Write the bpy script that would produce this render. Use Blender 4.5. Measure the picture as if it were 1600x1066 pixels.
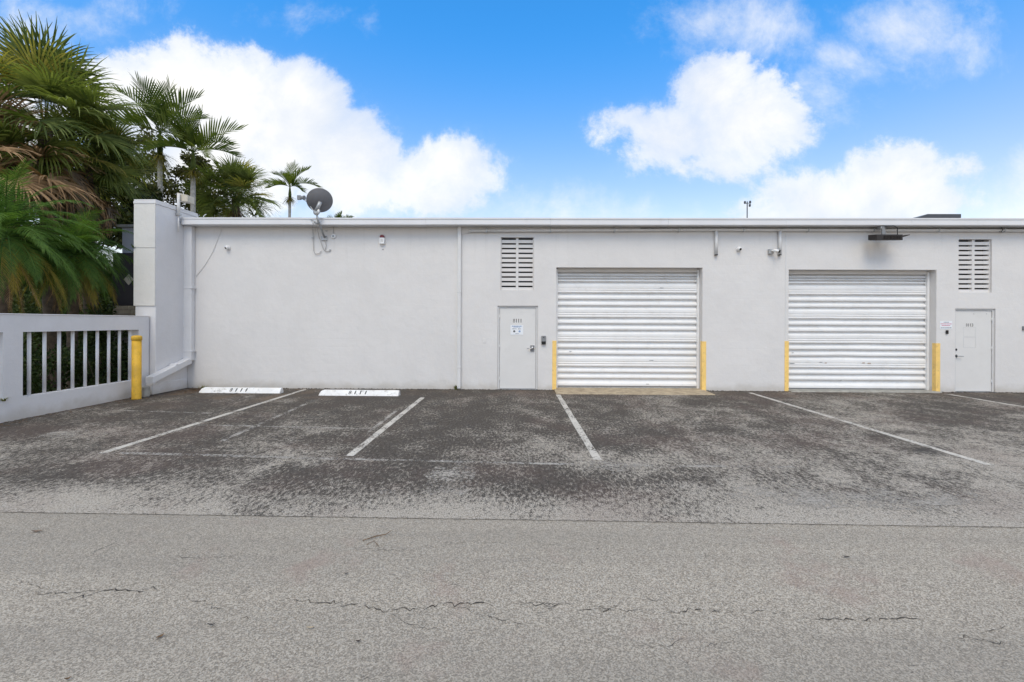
import bpy, math, random
from mathutils import Vector, Matrix
R = math.radians
for o in list(bpy.data.objects):
    bpy.data.objects.remove(o)
scene = bpy.context.scene
C = scene.collection

# ------------------------------------------------------------------ camera
CAM = Vector((0.0, -11.1, 1.64))
FPX, PSI, RHO = 711.0, 0.0127, 0.0038
fwd = Vector((-math.sin(PSI), math.cos(PSI), 0))
rt0 = Vector((math.cos(PSI), math.sin(PSI), 0))
up0 = Vector((0, 0, 1))
rt = rt0 * math.cos(RHO) + up0 * math.sin(RHO)
up = up0 * math.cos(RHO) - rt0 * math.sin(RHO)
cd = bpy.data.cameras.new('camera')
cam = bpy.data.objects.new('camera', cd)
C.objects.link(cam)
cd.sensor_width = 36
cd.lens = 36 * FPX / 1600
cd.shift_y = -(533 - 504) / 1600.0
cd.clip_end = 3000
M4 = Matrix.Identity(4)
for i in range(3):
    M4[i][0] = rt[i]; M4[i][1] = up[i]; M4[i][2] = -fwd[i]; M4[i][3] = CAM[i]
cam.matrix_world = M4
scene.camera = cam

# ------------------------------------------------------------------ sun, exposure
SUN = Vector((-0.12, -0.75, 1.0)).normalized()
ld = bpy.data.lights.new('sun', 'SUN')
ld.energy = 1.5
ld.angle = R(30)
ld.color = (1.0, 0.85, 0.65)
sun = bpy.data.objects.new('sun', ld)
C.objects.link(sun)
sun.rotation_euler = SUN.to_track_quat('Z', 'Y').to_euler()
sun.location = (-10, -20, 30)
vs = scene.view_settings
vs.view_transform = 'Standard'
vs.look = 'None'
vs.gamma = 1.0
vs.use_curve_mapping = False
vs.exposure = 0.26

# ------------------------------------------------------------------ node helper
class NT:
    def __init__(s, tree):
        s.t = tree; s.n = tree.nodes; s.l = tree.links
    def node(s, typ, **kw):
        n = s.n.new(typ)
        for k, v in kw.items():
            setattr(n, k, v)
        return n
    def put(s, sock, v):
        if v is None: return
        if hasattr(v, 'is_linked') or isinstance(v, bpy.types.NodeSocket):
            s.l.new(v, sock)
        else:
            if isinstance(v, (tuple, list)) and len(v) == 3 and sock.type == 'RGBA':
                v = (*v, 1)
            sock.default_value = v
    def math(s, op, a, b=None, c=None, clamp=False):
        n = s.node('ShaderNodeMath', operation=op, use_clamp=clamp)
        s.put(n.inputs[0], a); s.put(n.inputs[1], b); s.put(n.inputs[2], c)
        return n.outputs[0]
    def vmath(s, op, a, b=None):
        n = s.node('ShaderNodeVectorMath', operation=op)
        s.put(n.inputs[0], a); s.put(n.inputs[1], b)
        return n.outputs['Value'] if op in ('LENGTH', 'DOT_PRODUCT') else n.outputs[0]
    def sstep(s, v, a, b, lo=0.0, hi=1.0):
        n = s.node('ShaderNodeMapRange', interpolation_type='SMOOTHSTEP')
        s.put(n.inputs[0], v); s.put(n.inputs[1], a); s.put(n.inputs[2], b); s.put(n.inputs[3], lo); s.put(n.inputs[4], hi)
        return n.outputs[0]
    def noise(s, vec, scale, detail=4, rough=0.55, dist=0.0, out=0, dim='3D'):
        n = s.node('ShaderNodeTexNoise', noise_dimensions=dim)
        s.put(n.inputs['Vector'], vec)
        n.inputs['Scale'].default_value = scale; n.inputs['Detail'].default_value = detail
        n.inputs['Roughness'].default_value = rough; n.inputs['Distortion'].default_value = dist
        return n.outputs[out]
    def voro(s, vec, scale, feature='F1', out='Distance'):
        n = s.node('ShaderNodeTexVoronoi', feature=feature)
        s.put(n.inputs['Vector'], vec); n.inputs['Scale'].default_value = scale
        return n.outputs[out]
    def mix(s, f, a, b, typ='MIX'):
        n = s.node('ShaderNodeMix', data_type='RGBA', blend_type=typ)
        s.put(n.inputs[0], f); s.put(n.inputs[6], a); s.put(n.inputs[7], b)
        return n.outputs[2]
    def sep(s, v):
        n = s.node('ShaderNodeSeparateXYZ'); s.put(n.inputs[0], v); return n.outputs
    def comb(s, x, y, z):
        n = s.node('ShaderNodeCombineXYZ'); s.put(n.inputs[0], x); s.put(n.inputs[1], y); s.put(n.inputs[2], z); return n.outputs[0]
    def scale(s, v, xyz):
        return s.vmath('MULTIPLY', v, xyz)

# ------------------------------------------------------------------ sky with clouds
world = bpy.data.worlds.new('World')
scene.world = world
world.use_nodes = True
world.cycles.sampling_method = 'MANUAL'
world.cycles.sample_map_resolution = 512
scene.cycles.max_bounces = 6
scene.cycles.diffuse_bounces = 3
scene.cycles.glossy_bounces = 2
scene.cycles.transmission_bounces = 3
scene.cycles.transparent_max_bounces = 6
W = NT(world.node_tree)
W.n.clear()
wout = W.node('ShaderNodeOutputWorld')
bg = W.node('ShaderNodeBackground')
W.l.new(bg.outputs[0], wout.inputs[0])
sky = W.node('ShaderNodeTexSky', sky_type='NISHITA')
sky.sun_disc = False
sky.sun_elevation = math.asin(SUN.z)
sky.sun_rotation = math.atan2(SUN.x, SUN.y)
sky.altitude = 0
sky.air_density = 1.0; sky.dust_density = 0.6; sky.ozone_density = 1.5
SKYSTR = 0.13
bg.inputs[1].default_value = SKYSTR
dirv = W.node('ShaderNodeTexCoord').outputs['Generated']
dx, dy, dz = W.sep(dirv)
dyc = W.math('MAXIMUM', dy, 0.12)
u = W.math('DIVIDE', dx, dyc)
v = W.math('DIVIDE', dz, dyc)
uv = W.comb(u, v, 0.0)
nz_col = W.noise(uv, 4.2, 9, 0.66, 0.25, out=1)
nz_big = W.sep(nz_col)[2]
wv = W.vmath('ADD', uv, W.scale(W.vmath('SUBTRACT', nz_col, (0.5, 0.5, 0.5)), (0.10, 0.10, 0.0)))
def blobs(lst):
    acc = None
    for (cx, cy, rx, ry) in lst:
        c = ((cx - 809) / 711.0, (504 - cy) / 711.0, 0)
        a, b = rx / 711.0, ry / 711.0
        ln = W.vmath('LENGTH', W.scale(W.vmath('SUBTRACT', wv, c), (1 / a, 1 / b, 0)))
        m = min(a, b)
        d = W.math('MULTIPLY_ADD', ln, -m, m)
        if acc is None: acc = d
        else: acc = W.math('SMOOTH_MAX', acc, d, 0.03)
    return acc
solid = blobs([(165, 150, 85, 78), (250, 150, 120, 98), (360, 178, 120, 108), (455, 200, 105, 108), (540, 250, 92, 92), (290, 275, 190, 80),
               (635, 285, 78, 44), (700, 262, 78, 52), (680, 312, 72, 40), (-60, 230, 160, 120),
               (968, 190, 62, 32), (1040, 218, 88, 58), (1115, 140, 62, 56), (1172, 185, 100, 72), (1090, 255, 80, 30),
               (1385, 290, 92, 68), (1270, 318, 92, 46), (1495, 262, 46, 36), (1450, 315, 90, 48), (1330, 340, 160, 40)])
wisp = blobs([(1090, 30, 75, 38), (1200, 35, 90, 50), (1395, 45, 110, 62), (1270, 150, 55, 40), (1330, 95, 70, 50), (1590, 300, 75, 60), (1560, 335, 90, 40),
              (30, 30, 90, 50), (120, 25, 80, 42), (485, 12, 34, 14), (560, 325, 110, 36), (880, 345, 160, 24)])
fine = W.noise(uv, 13.0, 5, 0.65)
e1 = W.math('MULTIPLY_ADD', W.math('SUBTRACT', nz_big, 0.5), 0.16, W.math('MULTIPLY_ADD', W.math('SUBTRACT', fine, 0.5), 0.07, solid))
c1 = W.math('MULTIPLY_ADD', W.sstep(e1, -0.013, 0.024), 0.66, W.math('MULTIPLY', W.sstep(e1, -0.03, 0.10), 0.34))
e2 = W.math('MULTIPLY_ADD', W.math('SUBTRACT', nz_big, 0.5), 0.30, W.math('MULTIPLY_ADD', W.math('SUBTRACT', fine, 0.5), 0.12, wisp))
c2 = W.math('MULTIPLY', W.sstep(e2, -0.04, 0.13), 0.72)
cin = W.math('MAXIMUM', c1, c2)
# unseen cloud added round the rest of the sky, thickened to whiten the light
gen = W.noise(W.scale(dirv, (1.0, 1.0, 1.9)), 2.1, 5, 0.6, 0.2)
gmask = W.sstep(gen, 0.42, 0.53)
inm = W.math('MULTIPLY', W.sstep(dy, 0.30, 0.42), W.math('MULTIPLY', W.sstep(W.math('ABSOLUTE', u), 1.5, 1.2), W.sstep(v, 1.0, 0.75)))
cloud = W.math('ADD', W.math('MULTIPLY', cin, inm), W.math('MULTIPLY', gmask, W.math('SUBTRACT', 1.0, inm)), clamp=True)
shade = W.noise(uv, 3.0, 3, 0.55)
K = 1.0 / SKYSTR
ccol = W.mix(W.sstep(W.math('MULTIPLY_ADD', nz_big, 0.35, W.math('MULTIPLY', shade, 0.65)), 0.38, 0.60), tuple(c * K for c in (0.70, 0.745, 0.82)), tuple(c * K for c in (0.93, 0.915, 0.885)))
tint = W.mix(W.sstep(dz, 0.12, 0.58), (1.75, 1.42, 1.25), (0.36, 1.36, 2.0))
skyc = W.mix(1.0, sky.outputs[0], tint, 'MULTIPLY')
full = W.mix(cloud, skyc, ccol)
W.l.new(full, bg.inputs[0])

# ------------------------------------------------------------------ geometry helpers
def ray(px, py):
    return fwd + rt * ((px - 800) / FPX) + up * ((504 - py) / FPX)
def at_y(px, py, y=0.0):
    d = ray(px, py); k = (y - CAM.y) / d.y; return CAM + d * k
def at_x(px, py, x):
    d = ray(px, py); k = (x - CAM.x) / d.x; return CAM + d * k
def ground_at(px, py, z=0.0):
    d = ray(px, py); k = (z - CAM.z) / d.z; return CAM + d * k
def fx(px, y=0.0, py=504): return at_y(px, py, y).x
def fz(px, py, y=0.0): return at_y(px, py, y).z

class MB:
    def __init__(s): s.v = []; s.f = []
    def quad(s, *p):
        b = len(s.v); s.v += [tuple(q) for q in p]; s.f.append(tuple(range(b, b + len(p))))
    def box(s, x0, x1, y0, y1, z0, z1):
        b = len(s.v)
        s.v += [(x0, y0, z0), (x1, y0, z0), (x1, y1, z0), (x0, y1, z0), (x0, y0, z1), (x1, y0, z1), (x1, y1, z1), (x0, y1, z1)]
        s.f += [tuple(b + i for i in q) for q in ((0, 3, 2, 1), (4, 5, 6, 7), (0, 1, 5, 4), (1, 2, 6, 5), (2, 3, 7, 6), (3, 0, 4, 7))]
        return s
    def prism(s, pts, axis, a, b):
        """polygon pts (2-D) extruded along axis from a to b"""
        def P(p, t):
            return (t, p[0], p[1]) if axis == 'x' else ((p[0], t, p[1]) if axis == 'y' else (p[0], p[1], t))
        n = len(pts); k = len(s.v)
        s.v += [P(p, a) for p in pts] + [P(p, b) for p in pts]
        s.f.append(tuple(k + i for i in range(n))[::-1]); s.f.append(tuple(k + n + i for i in range(n)))
        for i in range(n):
            j = (i + 1) % n
            s.f.append((k + i, k + j, k + n + j, k + n + i))
        return s
    def tube(s, path, r, n=8, cap=True):
        path = [Vector(p) for p in path]
        rs = r if isinstance(r, (list, tuple)) else [r] * len(path)
        k = len(s.v); ref = None
        for i, p in enumerate(path):
            d = (path[min(i + 1, len(path) - 1)] - path[max(i - 1, 0)])
            if d.length < 1e-9: d = Vector((0, 0, 1))
            d.normalize()
            if ref is None:
                ref = Vector((1, 0, 0)) if abs(d.x) < 0.8 else Vector((0, 1, 0))
            a = (ref - d * ref.dot(d)).normalized(); ref = a
            b = d.cross(a)
            for j in range(n):
                t = 2 * math.pi * j / n
                s.v.append(tuple(p + (a * math.cos(t) + b * math.sin(t)) * rs[i]))
        for i in range(len(path) - 1):
            for j in range(n):
                j2 = (j + 1) % n
                s.f.append((k + i * n + j, k + i * n + j2, k + (i + 1) * n + j2, k + (i + 1) * n + j))
        if cap:
            s.f.append(tuple(k + j for j in range(n))[::-1])
            s.f.append(tuple(k + (len(path) - 1) * n + j for j in range(n)))
        return s
    def lathe(s, prof, c, axis=(0, 0, 1), n=20):
        """prof: list of (radius, height) along axis from point c"""
        ax = Vector(axis).normalized(); c = Vector(c)
        a = ax.orthogonal().normalized(); b = ax.cross(a); k = len(s.v)
        for (r, h) in prof:
            for j in range(n):
                t = 2 * math.pi * j / n
                s.v.append(tuple(c + ax * h + (a * math.cos(t) + b * math.sin(t)) * max(r, 1e-4)))
        for i in range(len(prof) - 1):
            for j in range(n):
                j2 = (j + 1) % n
                s.f.append((k + i * n + j, k + i * n + j2, k + (i + 1) * n + j2, k + (i + 1) * n + j))
        s.f.append(tuple(k + j for j in range(n))[::-1]); s.f.append(tuple(k + (len(prof) - 1) * n + j for j in range(n)))
        return s
    def build(s, name, m, parent=None, smooth=False, bevel=0.0, kind=None):
        off = wloc(parent) if parent else Vector((0, 0, 0))
        me = bpy.data.meshes.new(name)
        me.from_pydata([(p[0] - off.x, p[1] - off.y, p[2] - off.z) for p in s.v], [], s.f)
        if smooth:
            me.polygons.foreach_set('use_smooth', [True] * len(me.polygons))
        me.materials.append(m); me.update()
        o = bpy.data.objects.new(name, me); C.objects.link(o)
        if parent: o.parent = parent
        if bevel:
            b = o.modifiers.new('bevel', 'BEVEL'); b.width = bevel; b.segments = 2; b.limit_method = 'ANGLE'; b.angle_limit = R(35)
        if kind: o['kind'] = kind
        return o
def wloc(o):
    p = Vector(o.location)
    while o.parent:
        o = o.parent; p += Vector(o.location)
    return p
def tag(o, label, cat, group=None):
    o['label'] = label; o['category'] = cat
    if group: o['group'] = group
    return o
def thing(name, label, cat, loc, group=None):
    o = bpy.data.objects.new(name, None); C.objects.link(o); o.location = loc
    o.empty_display_size = 0.2
    return tag(o, label, cat, group)
def text_mesh(body, height, width=None):
    """flat lettering centred on the origin in the xy plane: returns verts, faces"""
    cu = bpy.data.curves.new('lettering', 'FONT'); cu.body = body; cu.size = 1.0; cu.align_x = 'CENTER'; cu.align_y = 'CENTER'; cu.resolution_u = 3
    ob = bpy.data.objects.new('lettering', cu); C.objects.link(ob)
    dg = bpy.context.evaluated_depsgraph_get(); dg.update()
    me = bpy.data.meshes.new_from_object(ob.evaluated_get(dg))
    vv = [v.co.copy() for v in me.vertices]; ff = [tuple(p.vertices) for p in me.polygons]
    bpy.data.objects.remove(ob); bpy.data.curves.remove(cu); bpy.data.meshes.remove(me)
    x0, x1 = min(v.x for v in vv), max(v.x for v in vv); y0, y1 = min(v.y for v in vv), max(v.y for v in vv)
    sy = height / (y1 - y0); sx = sy if width is None else width / (x1 - x0)
    return [((v.x - (x0 + x1) / 2) * sx, (v.y - (y0 + y1) / 2) * sy) for v in vv], ff
def lettering(name, body, height, width, org, ex, ey, m, parent):
    vv, ff = text_mesh(body, height, width)
    mb = MB(); org = Vector(org); ex = Vector(ex); ey = Vector(ey)
    mb.v = [tuple(org + ex * a + ey * b) for a, b in vv]; mb.f = ff
    return mb.build(name, m, parent)

# ------------------------------------------------------------------ materials
def principled(name, build):
    m = bpy.data.materials.new(name); m.use_nodes = True
    t = NT(m.node_tree); t.n.clear()
    out = t.node('ShaderNodeOutputMaterial'); p = t.node('ShaderNodeBsdfPrincipled')
    t.l.new(p.outputs[0], out.inputs[0])
    obj = t.node('ShaderNodeTexCoord').outputs['Object']
    geo = t.node('ShaderNodeNewGeometry').outputs['Position']
    build(t, p, geo, out)
    return m
def bump(t, p, h, strength, dist):
    b = t.node('ShaderNodeBump'); b.inputs['Strength'].default_value = strength; b.inputs['Distance'].default_value = dist
    t.put(b.inputs['Height'], h); t.l.new(b.outputs[0], p.inputs['Normal'])
def simple(name, col, rough=0.6, metal=0.0, var=0.10, scale=6.0, bmp=0.0, bscale=60.0, spec=0.4, dirt=None, dirt_amt=0.0):
    def f(t, p, g, out):
        n = t.noise(g, scale, 6, 0.6)
        c = t.mix(t.sstep(n, 0.3, 0.7), tuple(x * (1 - var) for x in col), tuple(min(1, x * (1 + var)) for x in col))
        if dirt:
            n2 = t.noise(g, scale * 2.3, 8, 0.7)
            c = t.mix(t.sstep(n2, 0.52, 0.72, 0, dirt_amt), c, dirt)
        t.put(p.inputs['Base Color'], c)
        t.put(p.inputs['Roughness'], t.math('MULTIPLY_ADD', n, 0.2, rough - 0.1))
        p.inputs['Metallic'].default_value = metal
        p.inputs['Specular IOR Level'].default_value = spec
        if bmp: bump(t, p, t.noise(g, bscale, 4, 0.6), bmp, 0.01)
    return principled(name, f)

def stucco(name, col, courses=True):
    def f(t, p, g, out):
        n1 = t.noise(g, 0.6, 5, 0.6); n2 = t.noise(t.scale(g, (0.8, 1.0, 1.0)), 3.2, 6, 0.6); n3 = t.noise(g, 28, 4, 0.6)
        a = t.math('MULTIPLY_ADD', n1, 0.5, t.math('MULTIPLY_ADD', n2, 0.3, t.math('MULTIPLY', n3, 0.2)))
        c = t.mix(t.sstep(a, 0.38, 0.62), tuple(x * 0.955 for x in col), tuple(x * 1.02 for x in col))
        x, y, z = t.sep(g)
        # splash dirt along the foot of the wall and a few run marks
        low = t.math('MULTIPLY', t.sstep(t.math('MULTIPLY_ADD', n2, 0.32, z), 0.40, 0.13), 0.6)
        c = t.mix(low, c, (0.46, 0.42, 0.36))
        st = t.noise(t.scale(g, (7.0, 7.0, 0.35)), 1.0, 4, 0.6)
        c = t.mix(t.math('MULTIPLY', t.sstep(st, 0.55, 0.78), t.sstep(z, 2.6, 3.9, 0.04, 0.20)), c, (0.40, 0.38, 0.35))
        t.put(p.inputs['Base Color'], c); p.inputs['Roughness'].default_value = 0.75; p.inputs['Specular IOR Level'].default_value = 0.25
        h = t.math('MULTIPLY_ADD', t.noise(g, 55, 4, 0.65), 0.6, t.math('MULTIPLY', t.noise(g, 7, 3, 0.5), 1.6))
        if courses:
            fr = t.math('ABSOLUTE', t.math('SUBTRACT', t.math('FRACT', t.math('DIVIDE', z, 0.2033)), 0.5))
            h = t.math('SUBTRACT', h, t.math('MULTIPLY', t.sstep(fr, 0.46, 0.5), t.math('MULTIPLY', t.sstep(n1, 0.4, 0.7), 0.35)))
        bump(t, p, h, 0.35, 0.012)
    return principled(name, f)

M = {}
M['wall'] = stucco('white_stucco', (0.715, 0.695, 0.68))
M['wingwall'] = stucco('boundary_paint', (0.70, 0.695, 0.71), False)
M['board'] = stucco('pale_board', (0.70, 0.685, 0.66), False)
M['trim'] = simple('fascia_paint', (0.70, 0.70, 0.715), 0.45, var=0.03, scale=1.5, bmp=0.05, bscale=5, dirt=(0.45, 0.43, 0.40), dirt_amt=0.18)
M['pipe'] = simple('pipe_paint', (0.68, 0.675, 0.67), 0.5, var=0.04, scale=4, dirt=(0.4, 0.37, 0.33), dirt_amt=0.2)
M['doorp'] = simple('door_paint', (0.705, 0.692, 0.675), 0.42, var=0.02, scale=2.0, bmp=0.03, bscale=9, dirt=(0.45, 0.43, 0.4), dirt_amt=0.12)
M['frame'] = simple('frame_paint', (0.62, 0.615, 0.61), 0.5, var=0.04)
M['slat'] = simple('roller_enamel', (0.80, 0.795, 0.79), 0.38, var=0.03, scale=2.2, dirt=(0.5, 0.47, 0.43), dirt_amt=0.22)
M['rust'] = simple('rust', (0.28, 0.14, 0.06), 0.8, var=0.3, scale=20)
M['yellow'] = simple('guard_yellow', (0.92, 0.62, 0.20), 0.55, var=0.07, scale=5, dirt=(0.45, 0.31, 0.15), dirt_amt=0.6)
M['bollard'] = simple('bollard_yellow', (0.64, 0.38, 0.035), 0.55, var=0.15, scale=5, dirt=(0.26, 0.17, 0.06), dirt_amt=0.65, bmp=0.15, bscale=30)
M['dark'] = simple('dark_bronze', (0.028, 0.022, 0.020), 0.4, var=0.3, scale=14)
M['black'] = simple('black_plastic', (0.012, 0.012, 0.013), 0.35)
M['chrome'] = simple('brushed_steel', (0.55, 0.55, 0.56), 0.28, metal=1.0)
M['galv'] = simple('galvanised_steel', (0.42, 0.43, 0.44), 0.45, metal=0.6, var=0.12, scale=20)
M['dish'] = simple('dish_grey', (0.165, 0.165, 0.175), 0.5, var=0.05, scale=9)
M['plastic'] = simple('white_plastic', (0.82, 0.82, 0.82), 0.35, var=0.02)
M['grey'] = simple('grey_plastic', (0.22, 0.225, 0.235), 0.4)
M['cable'] = simple('grey_cable', (0.42, 0.41, 0.40), 0.6)
M['paint_k'] = simple('black_paint', (0.03, 0.03, 0.03), 0.6, var=0.2, scale=40)
M['num'] = simple('number_vinyl', (0.09, 0.085, 0.085), 0.5)
M['redlens'] = simple('red_lens', (0.16, 0.008, 0.015), 0.15)
M['stop'] = simple('stop_paint', (0.78, 0.775, 0.76), 0.7, var=0.07, scale=5, bmp=0.3, bscale=70, dirt=(0.27, 0.25, 0.22), dirt_amt=0.8)
M['apron'] = simple('concrete_apron', (0.40, 0.325, 0.225), 0.85, var=0.22, scale=5, bmp=0.4, bscale=60, dirt=(0.17, 0.12, 0.075), dirt_amt=0.75)
M['conc'] = simple('old_concrete', (0.33, 0.32, 0.29), 0.85, var=0.2, scale=7, bmp=0.5, bscale=50, dirt=(0.10, 0.10, 0.07), dirt_amt=0.5)
M['roof'] = simple('roof_felt', (0.35, 0.35, 0.35), 0.9)
M['hood'] = simple('hood_metal', (0.075, 0.08, 0.09), 0.5, metal=0.2)
M['inside'] = simple('dark_interior', (0.05, 0.05, 0.05), 0.9)
M['signw'] = simple('sign_white', (0.80, 0.82, 0.85), 0.35, var=0.01)
M['signb'] = simple('sign_blue', (0.24, 0.34, 0.52), 0.4)
M['signr'] = simple('sign_red', (0.60, 0.14, 0.26), 0.4)
M['signg'] = simple('sign_grey', (0.30, 0.32, 0.36), 0.4)
M['crack'] = simple('crack_dirt', (0.045, 0.040, 0.035), 0.95, var=0.4, scale=30)
M['awning'] = simple('navy_panel', (0.010, 0.010, 0.018), 0.55)
M['cream'] = simple('cream_board', (0.52, 0.48, 0.40), 0.6)
M['brick'] = simple('tan_brick', (0.40, 0.34, 0.26), 0.85, var=0.25, scale=3, bmp=0.4, bscale=60)
M['mortar'] = simple('mortar', (0.22, 0.20, 0.18), 0.9)
M['nwall'] = stucco('neighbour_stucco', (0.42, 0.44, 0.50), False)
M['boardgrey'] = simple('board_greygreen', (0.24, 0.27, 0.25), 0.6)
M['soil'] = simple('soil', (0.06, 0.045, 0.032), 0.95, var=0.4, scale=4, bmp=0.6, bscale=20)
M['path'] = simple('path_concrete', (0.50, 0.42, 0.32), 0.9, var=0.15, scale=2)

def asphalt_lot():
    def f(t, p, g, out):
        x, y, z = t.sep(g)
        warp = t.vmath('ADD', g, t.scale(t.noise(g, 1.3, 4, 0.6, out=1), (0.5, 0.5, 0)))
        nA = t.noise(warp, 0.42, 5, 0.6)            # broad worn areas
        nB = t.noise(t.scale(g, (1.25, 0.8, 1.0)), 1.9, 7, 0.72, 0.4)  # patches, drawn out by traffic
        nS = t.noise(t.scale(g, (1.0, 0.42, 1.0)), 30, 4, 0.80)                # lost sealer flecks
        nF = t.noise(t.scale(g, (1.0, 0.5, 1.0)), 110, 2, 0.7)
        base = t.math('SUBTRACT', t.math('MULTIPLY_ADD', nB, 1.5, t.math('MULTIPLY', nA, 1.5)), 0.45)      # ~0.9 centre
        east = t.sstep(x, -2.0, 7.0, 0.0, 0.13)     # right half has lost more sealer
        yedge = t.math('MULTIPLY_ADD', x, 0.036, y) # distance line of the drive joint
        edge = t.sstep(t.math('MULTIPLY_ADD', nB, 1.5, yedge), -5.5, -6.85, 0.0, 0.56)
        mid = t.math('MULTIPLY', t.sstep(t.math('ABSOLUTE', t.math('ADD', y, 5.55)), 0.9, 0.1), 0.10)
        wear = t.math('ADD', t.math('ADD', base, east), t.math('ADD', edge, mid))
        sp = t.math('MULTIPLY_ADD', nS, 2.3, t.math('MULTIPLY_ADD', nF, 0.9, t.math('ADD', wear, t.sstep(y, -0.4, -4.2, -0.10, 0.06))))
        amt = t.sstep(sp, 2.64, 3.24)
        dark = t.mix(t.sstep(t.math('MULTIPLY_ADD', nF, 0.5, t.math('MULTIPLY', nS, 0.5)), 0.36, 0.62), (0.026, 0.0225, 0.019), (0.105, 0.090, 0.076))
        light = t.mix(t.sstep(nF, 0.35, 0.65), (0.22, 0.197, 0.166), (0.50, 0.455, 0.392))
        c = t.mix(amt, dark, light)
        # brown earth washed against the left bay and wall foot
        br = t.math('MULTIPLY', t.sstep(t.noise(g, 0.9, 6, 0.65), 0.47, 0.66), t.math('MULTIPLY', t.sstep(x, -3.0, -5.5), t.sstep(y, -3.2, -1.2)))
        c = t.mix(t.math('MULTIPLY', br, 0.65), c, (0.17, 0.125, 0.085))
        br2 = t.math('MULTIPLY', t.sstep(t.noise(g, 1.4, 6, 0.7), 0.44, 0.68), t.sstep(t.math('MULTIPLY_ADD', nB, 0.9, y), -1.1, 0.3))
        c = t.mix(t.math('MULTIPLY', br2, 0.65), c, (0.135, 0.098, 0.072))
        rb = t.noise(g, 0.55, 5, 0.65)              # rusty film, mostly before the doors
        c = t.mix(t.math('MULTIPLY', t.sstep(rb, 0.48, 0.64), 0.35), c, t.mix(0.5, c, (0.16, 0.10, 0.085)))
        # tyre marks and oil
        oil = t.noise(g, 0.75, 3, 0.5, 0.6)
        c = t.mix(t.sstep(oil, 0.66, 0.74, 0, 0.55), c, (0.035, 0.034, 0.034))
        t.put(p.inputs['Base Color'], c); p.inputs['Roughness'].default_value = 0.88; p.inputs['Specular IOR Level'].default_value = 0.3
        bump(t, p, t.math('ADD', nS, nF), 0.55, 0.008)
    return principled('sealed_asphalt', f)
def asphalt_drive():
    def f(t, p, g, out):
        nA = t.noise(t.scale(g, (0.14, 1.5, 1)), 1.0, 4, 0.55)
        nB = t.noise(g, 5.5, 6, 0.65)
        nS = t.noise(t.scale(g, (1.0, 0.7, 1.0)), 150, 3, 0.75)
        vc = t.voro(g, 150, 'F1', 'Color')
        vr = t.sep(vc)[0]
        a = t.math('MULTIPLY_ADD', nS, 0.75, t.math('MULTIPLY', vr, 0.45))
        c = t.mix(t.sstep(a, 0.30, 0.95), (0.195, 0.170, 0.138), (0.56, 0.505, 0.425))
        c = t.mix(t.sstep(nA, 0.36, 0.66, 0.0, 0.36), c, (0.20, 0.185, 0.163))
        c = t.mix(t.sstep(nB, 0.60, 0.75, 0.0, 0.30), c, (0.15, 0.135, 0.118))
        red = t.noise(g, 1.3, 5, 0.6)
        c = t.mix(t.sstep(red, 0.56, 0.70, 0.0, 0.35), c, (0.30, 0.205, 0.175))
        # pits where stone has come out
        pit = t.math('MULTIPLY', t.sstep(t.noise(g, 48, 3, 0.6), 0.66, 0.72), t.sstep(t.noise(g, 2.1, 4, 0.6), 0.44, 0.62))
        c = t.mix(t.math('MULTIPLY', pit, 0.85), c, (0.045, 0.042, 0.04))
        # hairline crazing
        wv = t.vmath('ADD', g, t.scale(t.noise(g, 3.0, 5, 0.7, out=1), (0.35, 0.35, 0)))
        ed = t.voro(wv, 1.25, 'DISTANCE_TO_EDGE', 'Distance')
        cm = t.math('MULTIPLY', t.sstep(ed, 0.008, 0.002), t.sstep(t.noise(g, 1.6, 5, 0.7), 0.56, 0.66))
        c = t.mix(t.math('MULTIPLY', cm, 0.75), c, (0.06, 0.055, 0.05))
        t.put(p.inputs['Base Color'], c); p.inputs['Roughness'].default_value = 0.88; p.inputs['Specular IOR Level'].default_value = 0.3
        h = t.math('SUBTRACT', t.math('MULTIPLY_ADD', vr, 0.5, nS), t.math('MULTIPLY', pit, 1.5))
        bump(t, p, h, 0.6, 0.008)
    return principled('weathered_asphalt', f)
def worn_paint(name, col, cover):
    def f(t, p, g, out):
        n = t.math('MULTIPLY_ADD', t.noise(g, 30, 5, 0.75), 0.65, t.math('MULTIPLY', t.noise(g, 3.0, 4, 0.6), 0.5))
        c = t.mix(t.sstep(t.noise(g, 6, 5, 0.7), 0.4, 0.7, 0, 0.35), col, (0.30, 0.27, 0.23))
        t.put(p.inputs['Base Color'], c); p.inputs['Roughness'].default_value = 0.8
        a = t.sstep(n, cover - 0.05, cover + 0.05)
        t.put(p.inputs['Alpha'], a)
    return principled(name, f)
M['lot'] = asphalt_lot()
M['drive'] = asphalt_drive()
M['line'] = worn_paint('line_paint', (0.55, 0.52, 0.47), 0.52)
M['lineold'] = worn_paint('old_line_paint', (0.36, 0.34, 0.31), 0.585)
M['patch'] = worn_paint('pale_patch', (0.34, 0.315, 0.28), 0.60)
def grass_mat():
    def f(t, p, g, out):
        c = t.mix(t.sstep(t.noise(g, 3, 6, 0.7), 0.35, 0.65), (0.045, 0.065, 0.018), (0.10, 0.10, 0.045))
        t.put(p.inputs['Base Color'], c); p.inputs['Roughness'].default_value = 0.9
        bump(t, p, t.noise(g, 40, 4, 0.7), 1.0, 0.03)
    return principled('lawn', f)
M['lawn'] = grass_mat()
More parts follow.
